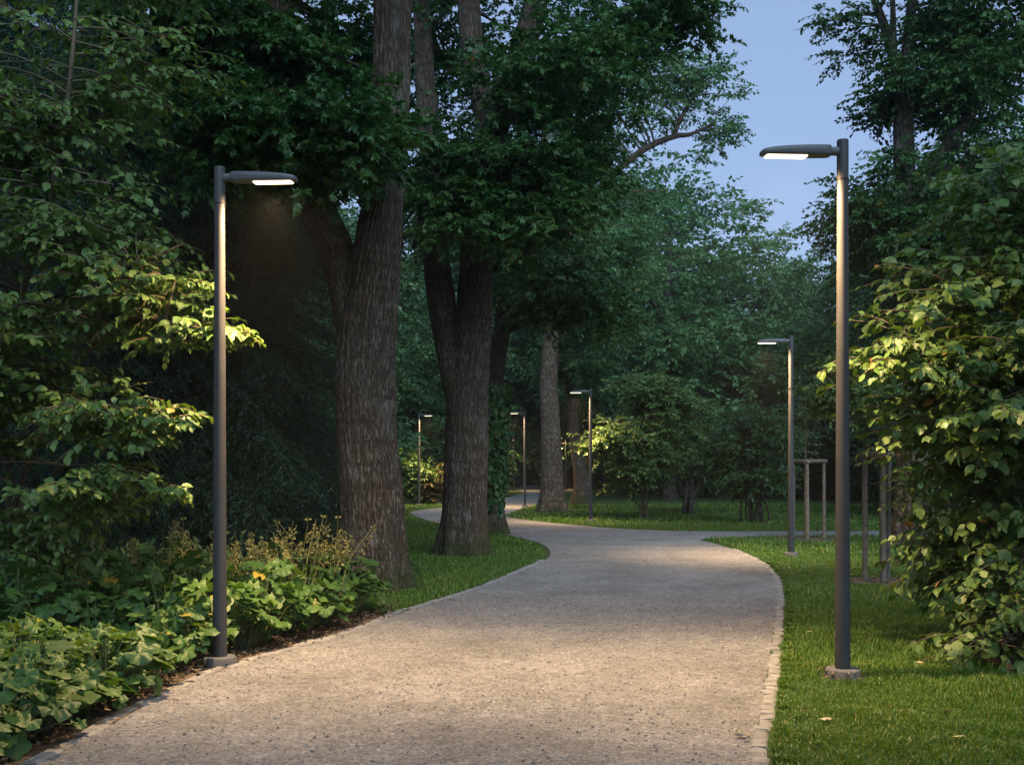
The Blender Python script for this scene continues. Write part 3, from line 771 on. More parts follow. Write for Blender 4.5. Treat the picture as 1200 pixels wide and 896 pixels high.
def ivy_tree():
    D = 26.0; k = D / F
    t = Tree(13, G(576, 549 + F * CH / D))
    t.limb(line_px([(578, 626, D), (577, 590, D), (576, 540, D), (577, 480, D), (583, 420, D), (592, 360, D), (602, 290, D), (610, 200, D), (612, 100, D)]), [12 * k, 11 * k, 10.5 * k, 10 * k, 10 * k, 9.5 * k, 9 * k, 7 * k, 4 * k], 60, 12, flare=(0.5, 0.6, 4), ridge=0.015)
    L = [(blob(t, 640, 330, 24.5, 72, 52, 1.6, 26), .8), (blob(t, 700, 365, 25, 36, 22, .9, 7), .7), (blob(t, 600, 300, 26.5, 55, 50, 1.6, 14), .9)]
    for lu, r in L: t.lumps(lu, r, 26, 15, 0.16, 'maple', droop=0.4, tint_shift=0.06)
    o = t.finish('old_tree', 'slender trunk clad in ivy, half hidden behind the dark double-stemmed tree', 'tree', 'bark', 'leaf_maple')
    # ivy on the trunk
    rng = RNG(5); m = MB(); n = 1500
    z = rng.uniform(0, 1, n) ** 0.8; py = 600 - z * 150; a = rng.uniform(0, 2 * PI, n)
    c = AT(576, 0, D); pos = np.stack([c[0] + (0.26 + .05 * z + rng.random(n) * .2 * z) * np.cos(a), D + (0.26 + .2 * z) * np.sin(a), CH - (py - HY) * k], -1)
    nd = np.stack([np.cos(a), np.sin(a), a * 0 + 0.3], -1) + rng.normal(0, .4, (n, 3))
    put_leaves(m, pos, rng.normal(0, .5, (n, 3)) - UP, nd, rng.uniform(.1, .2, n), 'ovate', rng, wid=1.3)
    st = MB()
    for q in range(4):
        aa = rng.uniform(0, 6.28); zz = np.linspace(0.0, 3.6, 10); an = aa + 0.5 * np.sin(zz * 1.3 + q)
        tube(st, np.stack([c[0] + .245 * np.cos(an), D + .245 * np.sin(an), zz], -1), np.linspace(.02, .008, 10), 5)
    iv = thing('ivy', 'dark ivy climbing the slender trunk behind the double-stemmed tree', 'ivy', t.base)
    m.build('foliage', M['leaf_maple'], iv, t.base, smooth=False); st.build('stem', M['twig'], iv, t.base)
    return o

def limb_tree():
    D = 39.0; k = D / F
    t = Tree(14, G(648, 549 + F * CH / D))
    t.limb(line_px([(648, 600, D), (647.5, 585, D), (647, 550, D), (645, 500, D), (643, 450, D), (646, 400, D), (648, 360, D), (655, 315, D), (669, 278, D), (690, 243, D), (712, 210, D - .3), (735, 190, D - .5), (760, 172, D - .6), (790, 160, D - .8), (810, 157, D - 1), (835, 145, D - 1)]),
           [14.5 * k, 13.5 * k, 12.8 * k, 11.5 * k, 10.8 * k, 9 * k, 8 * k, 7.5 * k, 6.5 * k, 5.5 * k, 4.2 * k, 4 * k, 3.6 * k, 3 * k, 2 * k, 1 * k], 70, 12, flare=(0.5, 0.55, 5), ridge=0.02)
    A = MB(); t.limb(line_px([(648, 365, D), (640, 310, D), (632, 240, D), (640, 150, D), (650, 60, D)]), [7 * k, 7 * k, 6 * k, 5 * k, 3 * k], 14, 8, mb=A)
    B = MB(); t.limb(line_px([(790, 160, D - .8), (797, 140, D - 1), (815, 110, D - 1), (828, 85, D - 1)]), [3 * k, 2.4 * k, 1.5 * k, .8 * k], 8, 6, mb=B)
    t.limb_mbs = [('limb', A), ('limb', B)]
    L = [(blob(t, 715, 300, 38, 42, 50, 2.0, 26), 1.2, 22), (blob(t, 700, 395, 39, 30, 36, 1.5, 9), 1.0, 18), (blob(t, 640, 200, 40, 60, 90, 3, 20), 1.4, 20), (blob(t, 700, 160, 40, 50, 60, 2.5, 16), 1.2, 16),
         (blob(t, 785, 108, 38, 60, 40, 2.5, 26), 1.0, 12), (blob(t, 846, 138, 38, 22, 34, 1.2, 10), .75, 10), (blob(t, 832, 88, 38, 20, 18, 1., 5), .7, 10), (blob(t, 752, 225, 39.5, 34, 22, 2, 6), .9, 12)]
    for lu, r, k_ in L: t.lumps(lu, r, k_, 13, 0.2, 'tri', droop=0.25, br=0.02, twig=k_ < 14)
    return t.finish('park_tree', 'pale-leaved tree with bare reddish trunk and a long crooked limb against the sky', 'tree', 'bark_far', 'leaf_pale')

def dark_trunk_tree():
    D = 43.0; k = D / F
    t = Tree(15, G(686, 549 + F * CH / D))
    t.limb(line_px([(683, 590, D), (682, 570, D), (678, 540, D), (672, 500, D), (668, 440, D), (664, 380, D), (660, 300, D)]), [10 * k, 8.5 * k, 7 * k, 6 * k, 6 * k, 5 * k, 4 * k], 50, 10, flare=(0.8, 0.6, 4), ridge=0.02)
    L = [(blob(t, 672, 430, 43, 40, 50, 2, 16), 1.2), (blob(t, 660, 330, 44, 55, 60, 3, 18), 1.4)]
    for lu, r in L: t.lumps(lu, r, 22, 14, 0.26, 'tri', droop=0.3)
    o = t.finish('park_tree', 'leaning tree with dark mossy foot just right of the bare reddish trunk', 'tree', 'bark', 'leaf_deep')
    return o

def right_tree():
    D = 22.0; k = D / F
    t = Tree(16, G(1070, 549 + F * CH / D))
    t.limb(line_px([(1072, 639, D), (1070, 540, D), (1066, 400, D), (1061, 250, D), (1059, 160, D), (1058, 110, D), (1048, 70, D), (1036, 30, D), (1022, -10, D), (1005, -80, D)]), [22 * k, 19 * k, 16 * k, 13 * k, 11.5 * k, 10 * k, 6 * k, 5 * k, 3.5 * k, 2 * k], 50, 10, flare=(0.5, 0.6, 5), ridge=0.015)
    A = MB(); t.limb(line_px([(1058, 112, D), (1062, 70, D + .2), (1068, 10, D + .3), (1080, -100, D + .4)]), [7.5 * k, 7 * k, 6 * k, 3 * k], 20, 8, mb=A)
    B = MB(); t.limb(line_px([(1048, 70, D), (1047, 35, D), (1046, 0, D), (1044, -60, D)]), [4 * k, 3.5 * k, 3 * k, 2 * k], 12, 6, mb=B)
    Cc = MB(); t.limb(line_px([(1061, 230, D), (1100, 180, D - .2), (1150, 120, D - .3), (1200, 40, D - .4)]), [7 * k, 6 * k, 5 * k, 3 * k], 14, 8, mb=Cc)
    t.limb_mbs = [('limb', A), ('limb', B), ('limb', Cc)]
    L = [(blob(t, 1135, 60, 22, 82, 90, 2.2, 52), .9), (blob(t, 1060, 255, 22, 62, 75, 2.0, 34), .85), (blob(t, 1150, 250, 23, 75, 110, 2.2, 40), 1.0), (blob(t, 1090, 400, 23, 80, 90, 2, 26), 1.0),
         (blob(t, 1000, 240, 22, 22, 22, .7, 4), .55), (blob(t, 1110, -150, 22, 170, 130, 3, 36), 1.1), (blob(t, 1042, 110, 22.3, 25, 40, .9, 6), .6)]
    for lu, r in L: t.lumps(lu, r, 32, 15, 0.125, 'ovate', droop=0.3, br=0.02)
    t.lumps(blob(t, 1000, 30, 22, 36, 26, .9, 9), .6, 14, 12, 0.11, 'ovate', droop=0.3, twig=True, br=0.02)
    return t.finish('tall_tree', 'tall dark-crowned tree against the sky behind the hazel shrub', 'tree', 'bark_dark', 'leaf_maple')

big_tree_one(); big_tree_two(); ivy_tree(); limb_tree(); dark_trunk_tree(); right_tree()
TRUNKS += [(G(437, 688), 0.62), (G(541, 650), 0.62), (G(577, 625), 0.35), (G(648, 600), 0.55)]

# ------------------------------------------------------------------ wood behind: prototypes and copies
def broad_tree(seed, h, rw, trunk_h, leaf, lumps, rad, nsh, nl, size, lobes=None):
    t = Tree(seed, (0, 0, 0)); rng = t.rng
    t.limb([(0, 0, -0.1), (0.05, 0, trunk_h * 0.5), (0.1, 0.05, trunk_h), (-0.1, 0, h * 0.55), (0.1, 0.1, h * 0.8)], [0.34, 0.28, 0.25, 0.16, 0.05], 20, 8, flare=(0.5, 0.5, 4))
    for q in range(6):
        a = rng.uniform(0, 6.28); z0 = rng.uniform(trunk_h * 0.8, h * 0.5); e = rw * rng.uniform(0.5, 0.8)
        t.limb([(0, 0, z0), (math.cos(a) * e * .5, math.sin(a) * e * .5, z0 + e * .5), (math.cos(a) * e, math.sin(a) * e, z0 + e * .8)], [0.12, 0.08, 0.03], 8, 5)
    c = np.array([0, 0, trunk_h + (h - trunk_h) * 0.5]); r = np.array([rw, rw, (h - trunk_h) * 0.5])
    lu = []
    while len(lu) < lumps:
        d = norm(rng.normal(0, 1, 3)); kk = rng.random() ** 0.35
        f = 1 + 0.28 * vnoise((d * 2.1 + seed)[None], seed)[0] + 0.12 * vnoise((d * 5)[None], seed + 3)[0]
        prof = 1.0 if d[2] > 0 else 0.95
        lu.append(c + r * d * kk * f * prof)
    lu = np.array(lu)
    t.lumps(lu, rad, nsh, nl, size, 'tri', droop=0.25, outc=c, br=0.02, nseg=4)
    return t

pa = broad_tree(31, 17.5, 5.2, 2.2, 'leaf_deep', 120, 1.5, 18, 12, 0.36).finish('wood_tree', 'x', 'tree', 'bark_dark', 'leaf_deep')
pb = broad_tree(32, 16.5, 5.6, 2.6, 'leaf_pale', 125, 1.45, 18, 12, 0.34).finish('wood_tree', 'x', 'tree', 'bark_dark', 'leaf_pale')
pc = broad_tree(33, 15.5, 4.4, 1.6, 'leaf_deep', 120, 1.3, 18, 12, 0.32).finish('wood_tree', 'x', 'tree', 'bark_dark', 'leaf_deep')
GW = 'trees closing the far side of the lawn'
LW = {0: 'dark green tree in the wood closing the far side of the lawn', 1: 'paler green tree in the wood closing the far side of the lawn', 2: 'dark narrow-crowned tree in the wood closing the far side of the lawn'}
protos = [pa, pb, pc]; used = [0, 0, 0]
def wood(px, D, which, top=None, rz=0.0, label=None, wide=1.0, group=GW):
    loc = AT(px, HY, D); loc[2] = 0
    h = [17.5, 16.5, 15.5][which] * 1.04
    s = 1.0 if top is None else (CH + (HY - top) * D / F) / h
    sc = (s * wide, s * wide, s)
    lab = label or LW[which]
    if not used[which]:
        p = protos[which]; used[which] = 1
        p.location = tuple(loc); p.rotation_euler = (0, 0, rz); p.scale = sc; p['label'] = lab
        if group: p['group'] = group
        elif 'group' in p: del p['group']
        return p
    p = dup(protos[which], loc, rz, sc, lab)
    if group: p['group'] = group
    elif 'group' in p: del p['group']
    return p
# seen above the lawn, left to right
wood(785, 54, 1, 188, 0.4, 'pale domed tree rising alone behind the lit bush, centre of the lawn edge', 1.05, None)
wood(735, 66, 0, 150, 1.0); wood(850, 68, 0, 262, 2.0); wood(905, 74, 1, 288, 3.0); wood(958, 72, 1, 280, 0.8, None, 0.9); wood(1010, 62, 0, 300, 4.0)
wood(930, 58, 2, 350, 1.5); wood(1000, 52, 0, 345, 2.6); wood(870, 56, 2, 390, 4.4); wood(1065, 48, 0, 240, 5.0); wood(1130, 45, 1, 180, 0.3); wood(1210, 42, 0, 90, 2.1); wood(1290, 40, 1, 60, 3.3)
wood(1120, 34, 2, 240, 0.9); wood(1200, 31, 0, 130, 1.9); wood(1080, 70, 1, 200, 2.2); wood(1160, 75, 0, 150, 2.9)
wood(690, 78, 2, 200, 0.2); wood(640, 84, 0, 190, 1.7); wood(600, 92, 1, 200, 2.4); wood(560, 80, 0, 180, 3.9); wood(620, 105, 0, 260, 5.2); wood(520, 70, 1, 330, 4.6); wood(490, 82, 0, 300, 0.5); wood(535, 58, 2, 380, 2.2)
wood(450, 60, 0, 250, 1.1); wood(400, 52, 0, 220, 2.5); wood(340, 46, 2, 190, 3.6); wood(270, 42, 0, 210, 4.7); wood(190, 40, 1, 190, 5.8); wood(110, 36, 0, 200, 0.9); wood(20, 34, 2, 170, 1.4); wood(-80, 32, 0, 100, 2.3)
wood(300, 60, 1, 230, 5.1); wood(590, 98, 2, 420, 5.5); wood(665, 86, 2, 330, 0.6); wood(760, 84, 0, 330, 1.3); wood(820, 90, 0, 340, 2.7)
wood(85, 27, 0, -70, 0.7, 'broad-leaved tree with dark crown rising behind the understorey tree', 1.0, None); wood(200, 31, 1, -30, 3.1, 'broad-leaved tree rising behind the evergreens left of the massive trunk', 1.0, None); wood(-30, 24, 0, -60, 4.1, 'broad-leaved tree rising at the left frame edge behind the evergreens', 1.0, None)
# unseen trees added behind the camera to shade the near bed and shrubs
for q_, (x_, y_, k_, s_) in enumerate([(-7.5, -7.0, 0, .85), (-1.0, -12.0, 2, .95), (6.0, -8.0, 1, .9), (11.5, -2.5, 0, .85), (-12.0, -1.0, 2, .9), (2.5, -19.0, 0, 1.0), (-8.0, -17.0, 1, 1.0)]):
    dup(protos[k_], (x_, y_, 0), q_ * 1.1, s_, 'unseen tall tree added behind the viewpoint to shade the foreground', 'shade trees added behind the viewpoint')
for i_, px in enumerate(range(300, 1100, 55)):
    wood(px + 13 * (i_ % 3), 112 + 9 * (i_ % 4), (0, 2, 1)[i_ % 3], 330 + 14 * (i_ % 3), i_ * 1.3, None, 1.2)

# ------------------------------------------------------------------ evergreens behind the left lamp
def evergreen():
    t = Tree(41, (0, 0, 0)); rng = t.rng; H = 15.0
    t.limb([(0, 0, -0.1), (0, 0, 5), (0.1, 0, 10), (0, 0, H)], [0.15, 0.12, 0.08, 0.02], 16, 8, flare=(.4, .5, 4))
    z = 0.5; P0, P1, P2 = [], [], []; S0, SD, SL = [], [], []
    while z < H - 0.3:
        L = 3.0 * (1 - z / H) ** 0.7 + 0.3
        for q in range(9):
            a = rng.uniform(0, 6.28); l = L * rng.uniform(.7, 1.1); d = np.array([math.cos(a), math.sin(a), 0])
            p0 = np.array([0, 0, z]); p2 = p0 + d * l - UP * l * rng.uniform(.15, .45); p1 = p0 + d * l * .5 + UP * .12 * l
            P0.append(p0); P1.append(p1); P2.append(p2)
            for u in np.linspace(.12, 1, int(4 + l * 4)):
                p = (1 - u) ** 2 * p0 + 2 * u * (1 - u) * p1 + u * u * p2
                for sgn in (-1, 1):
                    S0.append(p); SD.append(d * 0.5 + sgn * np.array([-d[1], d[0], 0]) * rng.uniform(.3, 1) + rng.normal(0, .2, 3) - UP * .3); SL.append(rng.uniform(.3, .7))
        z += 0.34
    thin_tubes(t.trunk, np.array(P0), np.array(P1), np.array(P2), 0.02, 0.005, 4, 5)
    shoots(t.crown, np.array(S0), np.array(SD), np.array(SL), 20, 0.12, 'needle', rng, droop=0.5, tilt=0.6)
    return t
eg = evergreen().finish('evergreen_tree', 'x', 'evergreen tree', 'bark_dark', 'leaf_needle')
EG = [(285, 15.2, .62, 'dark drooping evergreen just behind the near lamp pole'), (205, 16.5, .66, 'dark evergreen filling the gap left of the near lamp pole'), (318, 19.0, .6, 'dark evergreen close to the left side of the massive trunk'),
      (120, 15.0, .68, 'dark evergreen behind the lamp-lit branches of the understorey tree'), (20, 16.0, .7, 'dark evergreen behind the twin stems of the understorey tree'), (250, 20.5, .78, 'taller dark evergreen set back between the two nearer evergreens')]
for q, (px, D, s, lab) in enumerate(EG):
    loc = AT(px, HY, D); loc[2] = 0
    sc3 = (s * 1.1, s * 1.1, s * .9)
    if q == 0: eg.location = tuple(loc); eg.scale = sc3; eg['label'] = lab; eg['group'] = 'evergreens behind the bed'
    else: dup(eg, loc, q * 1.7, sc3, lab)

# ------------------------------------------------------------------ bushes
def bush(seed, base, label, leaf, blobs, size, kind, nsh=22, nl=13, rad=.6, stems=7, bark='twig', name='bush', cat='bush', sr=.03, twig=False, tint=0.0, L=(.5, .95), spread=.25, wid=1.0, group=None, tilt=.5, droop=.25, extra=None, outc=None, flatten=.55, face=0.0, flat=.35):
    t = Tree(seed, base); rng = t.rng; b = np.asarray(base, float)
    pts = [blob(t, *bb[:6], bb[6], shell=.55) for bb in blobs]
    allp = np.concatenate(pts)
    allp = allp[allp[:, 2] > 0.12]
    for q in range(stems):
        e = allp[rng.integers(len(allp))]
        s0 = b + np.array([rng.normal(0, spread * .4), rng.normal(0, spread * .4), -0.05])
        mid = s0 * .45 + e * .55; mid[2] = max(mid[2], e[2] * .55); mid += rng.normal(0, .08, 3)
        t.limb([s0, s0 * .75 + mid * .25 + UP * .15 * e[2], mid, e], [sr, sr * .85, sr * .6, sr * .25], 8, 6)
    if extra: extra(t)
    t.lumps(allp, rad, nsh, nl, size, kind, L=L, twig=twig, droop=droop, br=.008, tint_shift=tint, wid=wid, tilt=tilt, outc=outc, flatten=flatten, face=face, flat=flat)
    return t.finish(name, label, cat, bark, leaf, group, 'foliage', 'stems')

# lit round bush by the grass corner and its dark neighbours
bush(51, G(757, 608), 'loose lamp-lit bush on the grass just right of the small lamp', 'leaf_elder', [(752, 540, 33.7, 38, 42, .9, 26), (732, 508, 33.4, 32, 20, .9, 12), (768, 478, 34, 34, 30, 1.1, 20), (762, 450, 34, 18, 14, .7, 7), (712, 520, 33.4, 14, 8, .5, 5), (800, 500, 35, 26, 36, 1.0, 10)], .19, 'tri', rad=.6, nsh=15, twig=True, flatten=.4, face=.5, outc=G(765, 600) + UP * 1.5, L=(.7, 1.4))
bush(52, G(806, 602), 'dark bush with twisted ribbed foot behind the lamp-lit bush', 'leaf_deep', [(822, 532, 38.5, 34, 40, 1.4, 24)], .22, 'tri', rad=.8, stems=9, sr=.09, bark='bark_dark')
bush(53, G(887, 612), 'wide dark many-stemmed bush standing alone on the far lawn', 'leaf_deep', [(885, 518, 31.5, 48, 40, 1.3, 34), (888, 556, 31.3, 36, 16, 1.0, 12)], .17, 'tri', rad=.65, stems=14, sr=.035, spread=.5, bark='bark_dark')
bush(54, G(474, 591), 'bright lamp-lit bush just right of the massive trunk', 'leaf_elder', [(472, 555, 47.6, 24, 34, 1.2, 26)], .24, 'tri', rad=.7, nsh=24)
bush(55, G(511, 591), 'brownish bush beside the distant lamp between the big trunks', 'leaf_brown', [(510, 570, 48, 18, 20, 1.0, 18)], .22, 'tri', rad=.6)
bush(56, G(581, 578), 'small pale bush lit up beside the foot of the ivy-clad trunk', 'leaf_elder', [(581, 556, 60, 9, 18, .8, 14)], .26, 'tri', rad=.7)
# dark undergrowth under the wood
ug = bush(57, (0, 0, 0), 'x', 'leaf_deep', [], .3, 'tri') if False else None
def low_bush(seed):
    t = Tree(seed, (0, 0, 0)); rng = t.rng
    lu = ellipsoid_lumps(rng, (0, 0, 1.5), (2.0, 2.0, 1.6), 46, .5); lu = lu[lu[:, 2] > .25]
    for q in range(8):
        e = lu[rng.integers(len(lu))]; t.limb([(rng.normal(0, .15), rng.normal(0, .15), -.05), e * .5 + UP * .2, e], [.04, .03, .012], 6, 5)
    t.lumps(lu, .75, 20, 12, .24, 'tri', br=.01)
    return t.finish('bush', 'x', 'bush', 'bark_dark', 'leaf_deep', None, 'foliage', 'stems')
lb = low_bush(58)
rng = RNG(77)
UGL = 'dark rounded bush in the shrubbery under the far wood'
first = True
for px, D, s in [(700, 88, 1.1), (760, 76, 1.2), (830, 62, 1.3), (868, 58, 1.1), (915, 60, 1.3), (965, 57, 1.2), (1010, 58, 1.4), (1055, 52, 1.3), (1100, 40, 1.3), (1150, 36, 1.3), (545, 72, 1.2), (520, 58, 1.1), (560, 95, 1.2), (600, 104, 1.5), (640, 108, 1.5), (680, 104, 1.4), (720, 100, 1.4), 
                 (365, 40, 1.3), (330, 34, 1.2), (440, 56, 1.1), (310, 28, 1.0), (300, 26, 1.2), (240, 24, 1.2), (180, 23, 1.2), (115, 21, 1.1), (55, 20, 1.1), (-5, 19.5, 1.2), (-60, 19, 1.2), (790, 70, 1.2), (940, 75, 1.6), (880, 78, 1.6), (1000, 80, 1.6), (500, 66, 1.2), (480, 60, 1.3)]:
    loc = AT(px, HY, D); loc[2] = 0
    if first: lb.location = tuple(loc); lb.scale = (s,) * 3; lb['label'] = UGL; lb['group'] = 'bushes under the far wood'; first = False
    else: dup(lb, loc, rng.uniform(0, 6.28), (s * rng.uniform(.9, 1.2), s * rng.uniform(.9, 1.2), s * rng.uniform(.85, 1.15)))

# understorey tree on the left, lamp-lit
def left_small_tree():
    D = 11.2
    t = Tree(61, G(16, 549 + F * CH / D)); k = D / F
    t.limb(line_px([(17, 728, D), (19, 680, D), (14, 620, D - .1), (12, 560, D - .2), (4, 500, D - .4), (8, 420, D - .6), (30, 330, D - .9), (60, 220, D - 1.2), (80, 110, D - 1.3), (90, 0, D - 1.3)]), [6.5 * k, 6 * k, 5 * k, 4.6 * k, 4.2 * k, 4 * k, 3.5 * k, 3 * k, 2.4 * k, 1.6 * k], 16, 8)
    A = MB(); t.limb(line_px([(20, 690, D), (25, 630, D - .05), (22, 580, D - .1), (38, 520, D - .5), (62, 460, D - .9), (95, 420, D - 1.2), (120, 395, D - 1.5), (155, 372, D - 1.7), (200, 378, D - 1.9), (245, 386, D - 2.0), (292, 388, D - 2.1)]), [5 * k, 4.8 * k, 4.4 * k, 4 * k, 3.5 * k, 3 * k, 2.6 * k, 2.2 * k, 1.6 * k, 1.1 * k, .5 * k], 14, 8, mb=A)
    B = MB(); t.limb(line_px([(36, 690, D + .1), (38, 655, D), (60, 560, D - .4), (100, 545, D - 1), (140, 548, D - 1.5), (190, 560, D - 1.8)]), [3 * k, 3 * k, 2.6 * k, 2.2 * k, 1.5 * k, .8 * k], 10, 8, mb=B)
    Cc = MB(); t.limb(line_px([(10, 545, D - .2), (60, 505, D - .9), (120, 492, D - 1.5), (205, 492, D - 1.9)]), [3.2 * k, 2.5 * k, 1.8 * k, .7 * k], 10, 8, mb=Cc)
    E = MB(); t.limb(line_px([(95, 420, D - 1.2), (130, 350, D - 1.6), (170, 310, D - 1.8), (215, 285, D - 1.9)]), [2.6 * k, 2.0 * k, 1.4 * k, .6 * k], 8, 8, mb=E)
    t.limb_mbs = [('limb', A), ('limb', B), ('limb', Cc), ('limb', E)]
    L = [(blob(t, 150, 345, 9.7, 62, 40, .5, 13), .34), (np.array([AT(200, 352, 9.3), AT(218, 386, 9.3), AT(245, 384, 9.2), AT(180, 395, 9.4), AT(205, 330, 9.3)]), .26), (np.array([AT(262, 388, 9.15), AT(276, 391, 9.1)]), .13),
         (blob(t, 105, 490, 9.2, 62, 26, .4, 13), .31), (np.array([AT(178, 492, 8.9), AT(203, 490, 8.8), AT(165, 508, 9.0), AT(185, 480, 8.9)]), .2),
         (blob(t, 95, 575, 9.2, 52, 26, .4, 9), .28), (np.array([AT(158, 560, 8.9), AT(176, 574, 8.8), AT(140, 548, 9.0)]), .2),
         (blob(t, 30, 420, 9.9, 75, 75, .7, 20), .38), (blob(t, 90, 270, 9.9, 90, 55, .7, 20), .4), (blob(t, 60, 130, 10, 110, 100, .8, 24), .44), (blob(t, 170, 80, 10.3, 60, 70, .7, 8), .42),
         (blob(t, 45, 640, 10.6, 50, 45, .5, 12), .32), (blob(t, -80, 300, 10, 80, 240, .9, 30), .45), (blob(t, 60, -60, 10.5, 160, 60, 1.0, 22), .55), (blob(t, -40, 500, 9.8, 50, 90, .6, 12), .38)]
    for lu, r in L: t.lumps(lu, r, 10, 10, .105, 'ovate', L=(.8, 1.45), twig=True, droop=.28, br=.006, nseg=5, tilt=.42, flatten=.4, wid=1.1, face=.5, flat=.55)
    return t.finish('small_tree', 'slim understorey tree with twin stems and lamp-lit branches reaching behind the near lamp', 'tree', 'twig', 'leaf_elder')
left_small_tree()

def extra_hazel(t):
    pass
bush(62, G(1215, 735), 'large hazel shrub with big lamp-lit leaves beside the near lamp on the lawn', 'leaf_hazel',
     [(1140, 340, 9.3, 52, 58, .5, 20), (1195, 250, 9.5, 46, 66, .6, 20), (1085, 418, 8.9, 34, 26, .4, 9), (1138, 490, 9.1, 60, 58, .6, 26), (1205, 430, 9.0, 75, 120, .8, 34), (1165, 600, 9.3, 50, 56, .6, 18), (1210, 690, 8.9, 44, 64, .6, 18), (1265, 560, 9.2, 60, 200, .8, 28), (1145, 655, 9.6, 24, 36, .4, 5), (1185, 752, 8.5, 28, 14, .3, 4)],
     .13, 'ovate', nsh=6, nl=11, rad=.42, stems=18, name='hazel_shrub', cat='shrub', sr=.022, twig=True, L=(.8, 1.7), spread=1.0, wid=1.1, tilt=.45, droop=.3, outc=AT(1300, 640, 9.8), flatten=.4, face=.45, flat=.6)
bush(63, G(1075, 672), 'small-leaved shrub arching out behind the near lamp pole on the lawn side', 'leaf_elder',
     [(985, 455, 13.8, 24, 42, .4, 12), (1045, 465, 14, 24, 36, .5, 12), (1098, 560, 14.4, 18, 70, .5, 12)], .09, 'ovate', nsh=12, nl=10, rad=.34, stems=9, name='shrub', cat='shrub', sr=.014, twig=True, L=(.7, 1.2))

# ------------------------------------------------------------------ young trees in stake frames
def stake_frame(loc, posts, h, label, rz):
    t = thing('stake_frame', label, 'tree stakes', loc, 'stake frames round young trees')
    rng = RNG(int(abs(loc[0]) * 100))
    top = []
    for (x, y) in posts:
        b = MB(); lx, ly = rng.normal(0, .012, 2)
        tube(b, [(x, y, -.1), (x + lx * .5, y + ly * .5, h * .5), (x + lx, y + ly, h)], [.04, .038, .036], 14, cap=True); top.append((x + lx, y + ly))
        b.build('post', M['stake'], t)
    for a, c in ((0, 1), (1, 2), (2, 0)):
        pa_, pc_ = np.array([*top[a], h + .035]), np.array([*top[c], h + .035]); d = norm((pc_ - pa_)[None])[0]
        b = MB(); tube(b, [pa_ - d * .07 + UP * .004 * a, pc_ + d * .07 + UP * .004 * a], [.045, .045], 14, cap=True); b.build('rail', M['stake'], t)
    b = MB(); tube(b, [(*top[0], h * .8), ((top[0][0]) * .5, top[0][1] * .5, h * .79), (0, 0, h * .8)], [.014, .012, .014], 6); b.build('tie', M['rubber'], t)
    return t
fa = G(951, 632); fb = G(1031, 682)
kA = fa[1] / F
stake_frame(fa, [(-18 * kA, .25), (-8.5 * kA, -.28), (15.5 * kA, .05)], 1.72, 'three rustic posts with round rails behind the slim lamp on the lawn', 0)
kB = fb[1] / F
stake_frame(fb, [(-14 * kB, .12), (-1.5 * kB, -.2), (14 * kB, .18)], 1.74, 'three rustic posts with round rails half hidden by the hazel shrub', 0)
def sapling(seed, loc, px, D, label, top):
    t = Tree(seed, loc)
    x = (px - HX) * D / F
    t.limb([(x, loc[1], -.05), (x - .01, loc[1], 1.2), (x + .01, loc[1], 2.3), (x - .02, loc[1], top)], [.025, .02, .014, .005], 10, 6)
    lu = ellipsoid_lumps(t.rng, (x, loc[1], top * .72), (.45, .45, top * .26), 16)
    t.lumps(lu, .3, 9, 9, .085, 'tri', br=.004, twig=True)
    return t.finish('sapling', label, 'young tree', 'twig', 'leaf_deep', None)
sapling(71, fa, 944, fa[1], 'thin young tree tied inside the stake frame behind the slim lamp', 4.2)
sapling(72, fb, 1033, fb[1], 'thin young tree inside the stake frame half hidden by the hazel', 3.4)
mu = MB(); rng = RNG(8)
for (c, r) in MULCH:
    a = np.linspace(0, 2 * PI, 28, endpoint=False); R = r * (1 + .12 * np.sin(3 * a) + .08 * np.cos(5 * a))
    v = np.concatenate([np.stack([c[0] + R * np.cos(a), c[1] + R * np.sin(a), np.full(28, .006)], -1), [[c[0], c[1], .05]]]); k = np.arange(28)
    mu.add(v, np.stack([k, (k + 1) % 28, np.full(28, 28)], -1))
structure(mu.build('soil_patches', M['soil']))

# ------------------------------------------------------------------ leafy bed on the left
def bed_plant(seed, R, H, n, ls):
    rng = RNG(seed); o = thing('bed_plant', 'x', 'plant'); m, st = MB(), MB()
    r = R * np.sqrt(rng.random(n)); a = rng.uniform(0, 2 * PI, n)
    z = H * (1 - .55 * (r / R) ** 2) * rng.uniform(.5, 1.08, n)
    out = np.stack([np.cos(a), np.sin(a), a * 0], -1)
    base = out * (r * .25)[:, None]; p = out * r[:, None] + UP * z[:, None]
    xd = out + rng.normal(0, .6, (n, 3)) * [1, 1, .5] - UP * .3
    nd = UP + out * (.5 * r / R)[:, None] + rng.normal(0, .36, (n, 3))
    put_leaves(m, p, xd, nd, ls * rng.uniform(.45, 1.25, n), 'bed', rng)
    thin_tubes(st, base, (base + p) / 2 + UP * .08, p, .004, .0028)
    m.build('foliage', M['leaf_bed'], o, smooth=True); st.build('leaf_stalks', M['stem_green'], o)
    return o
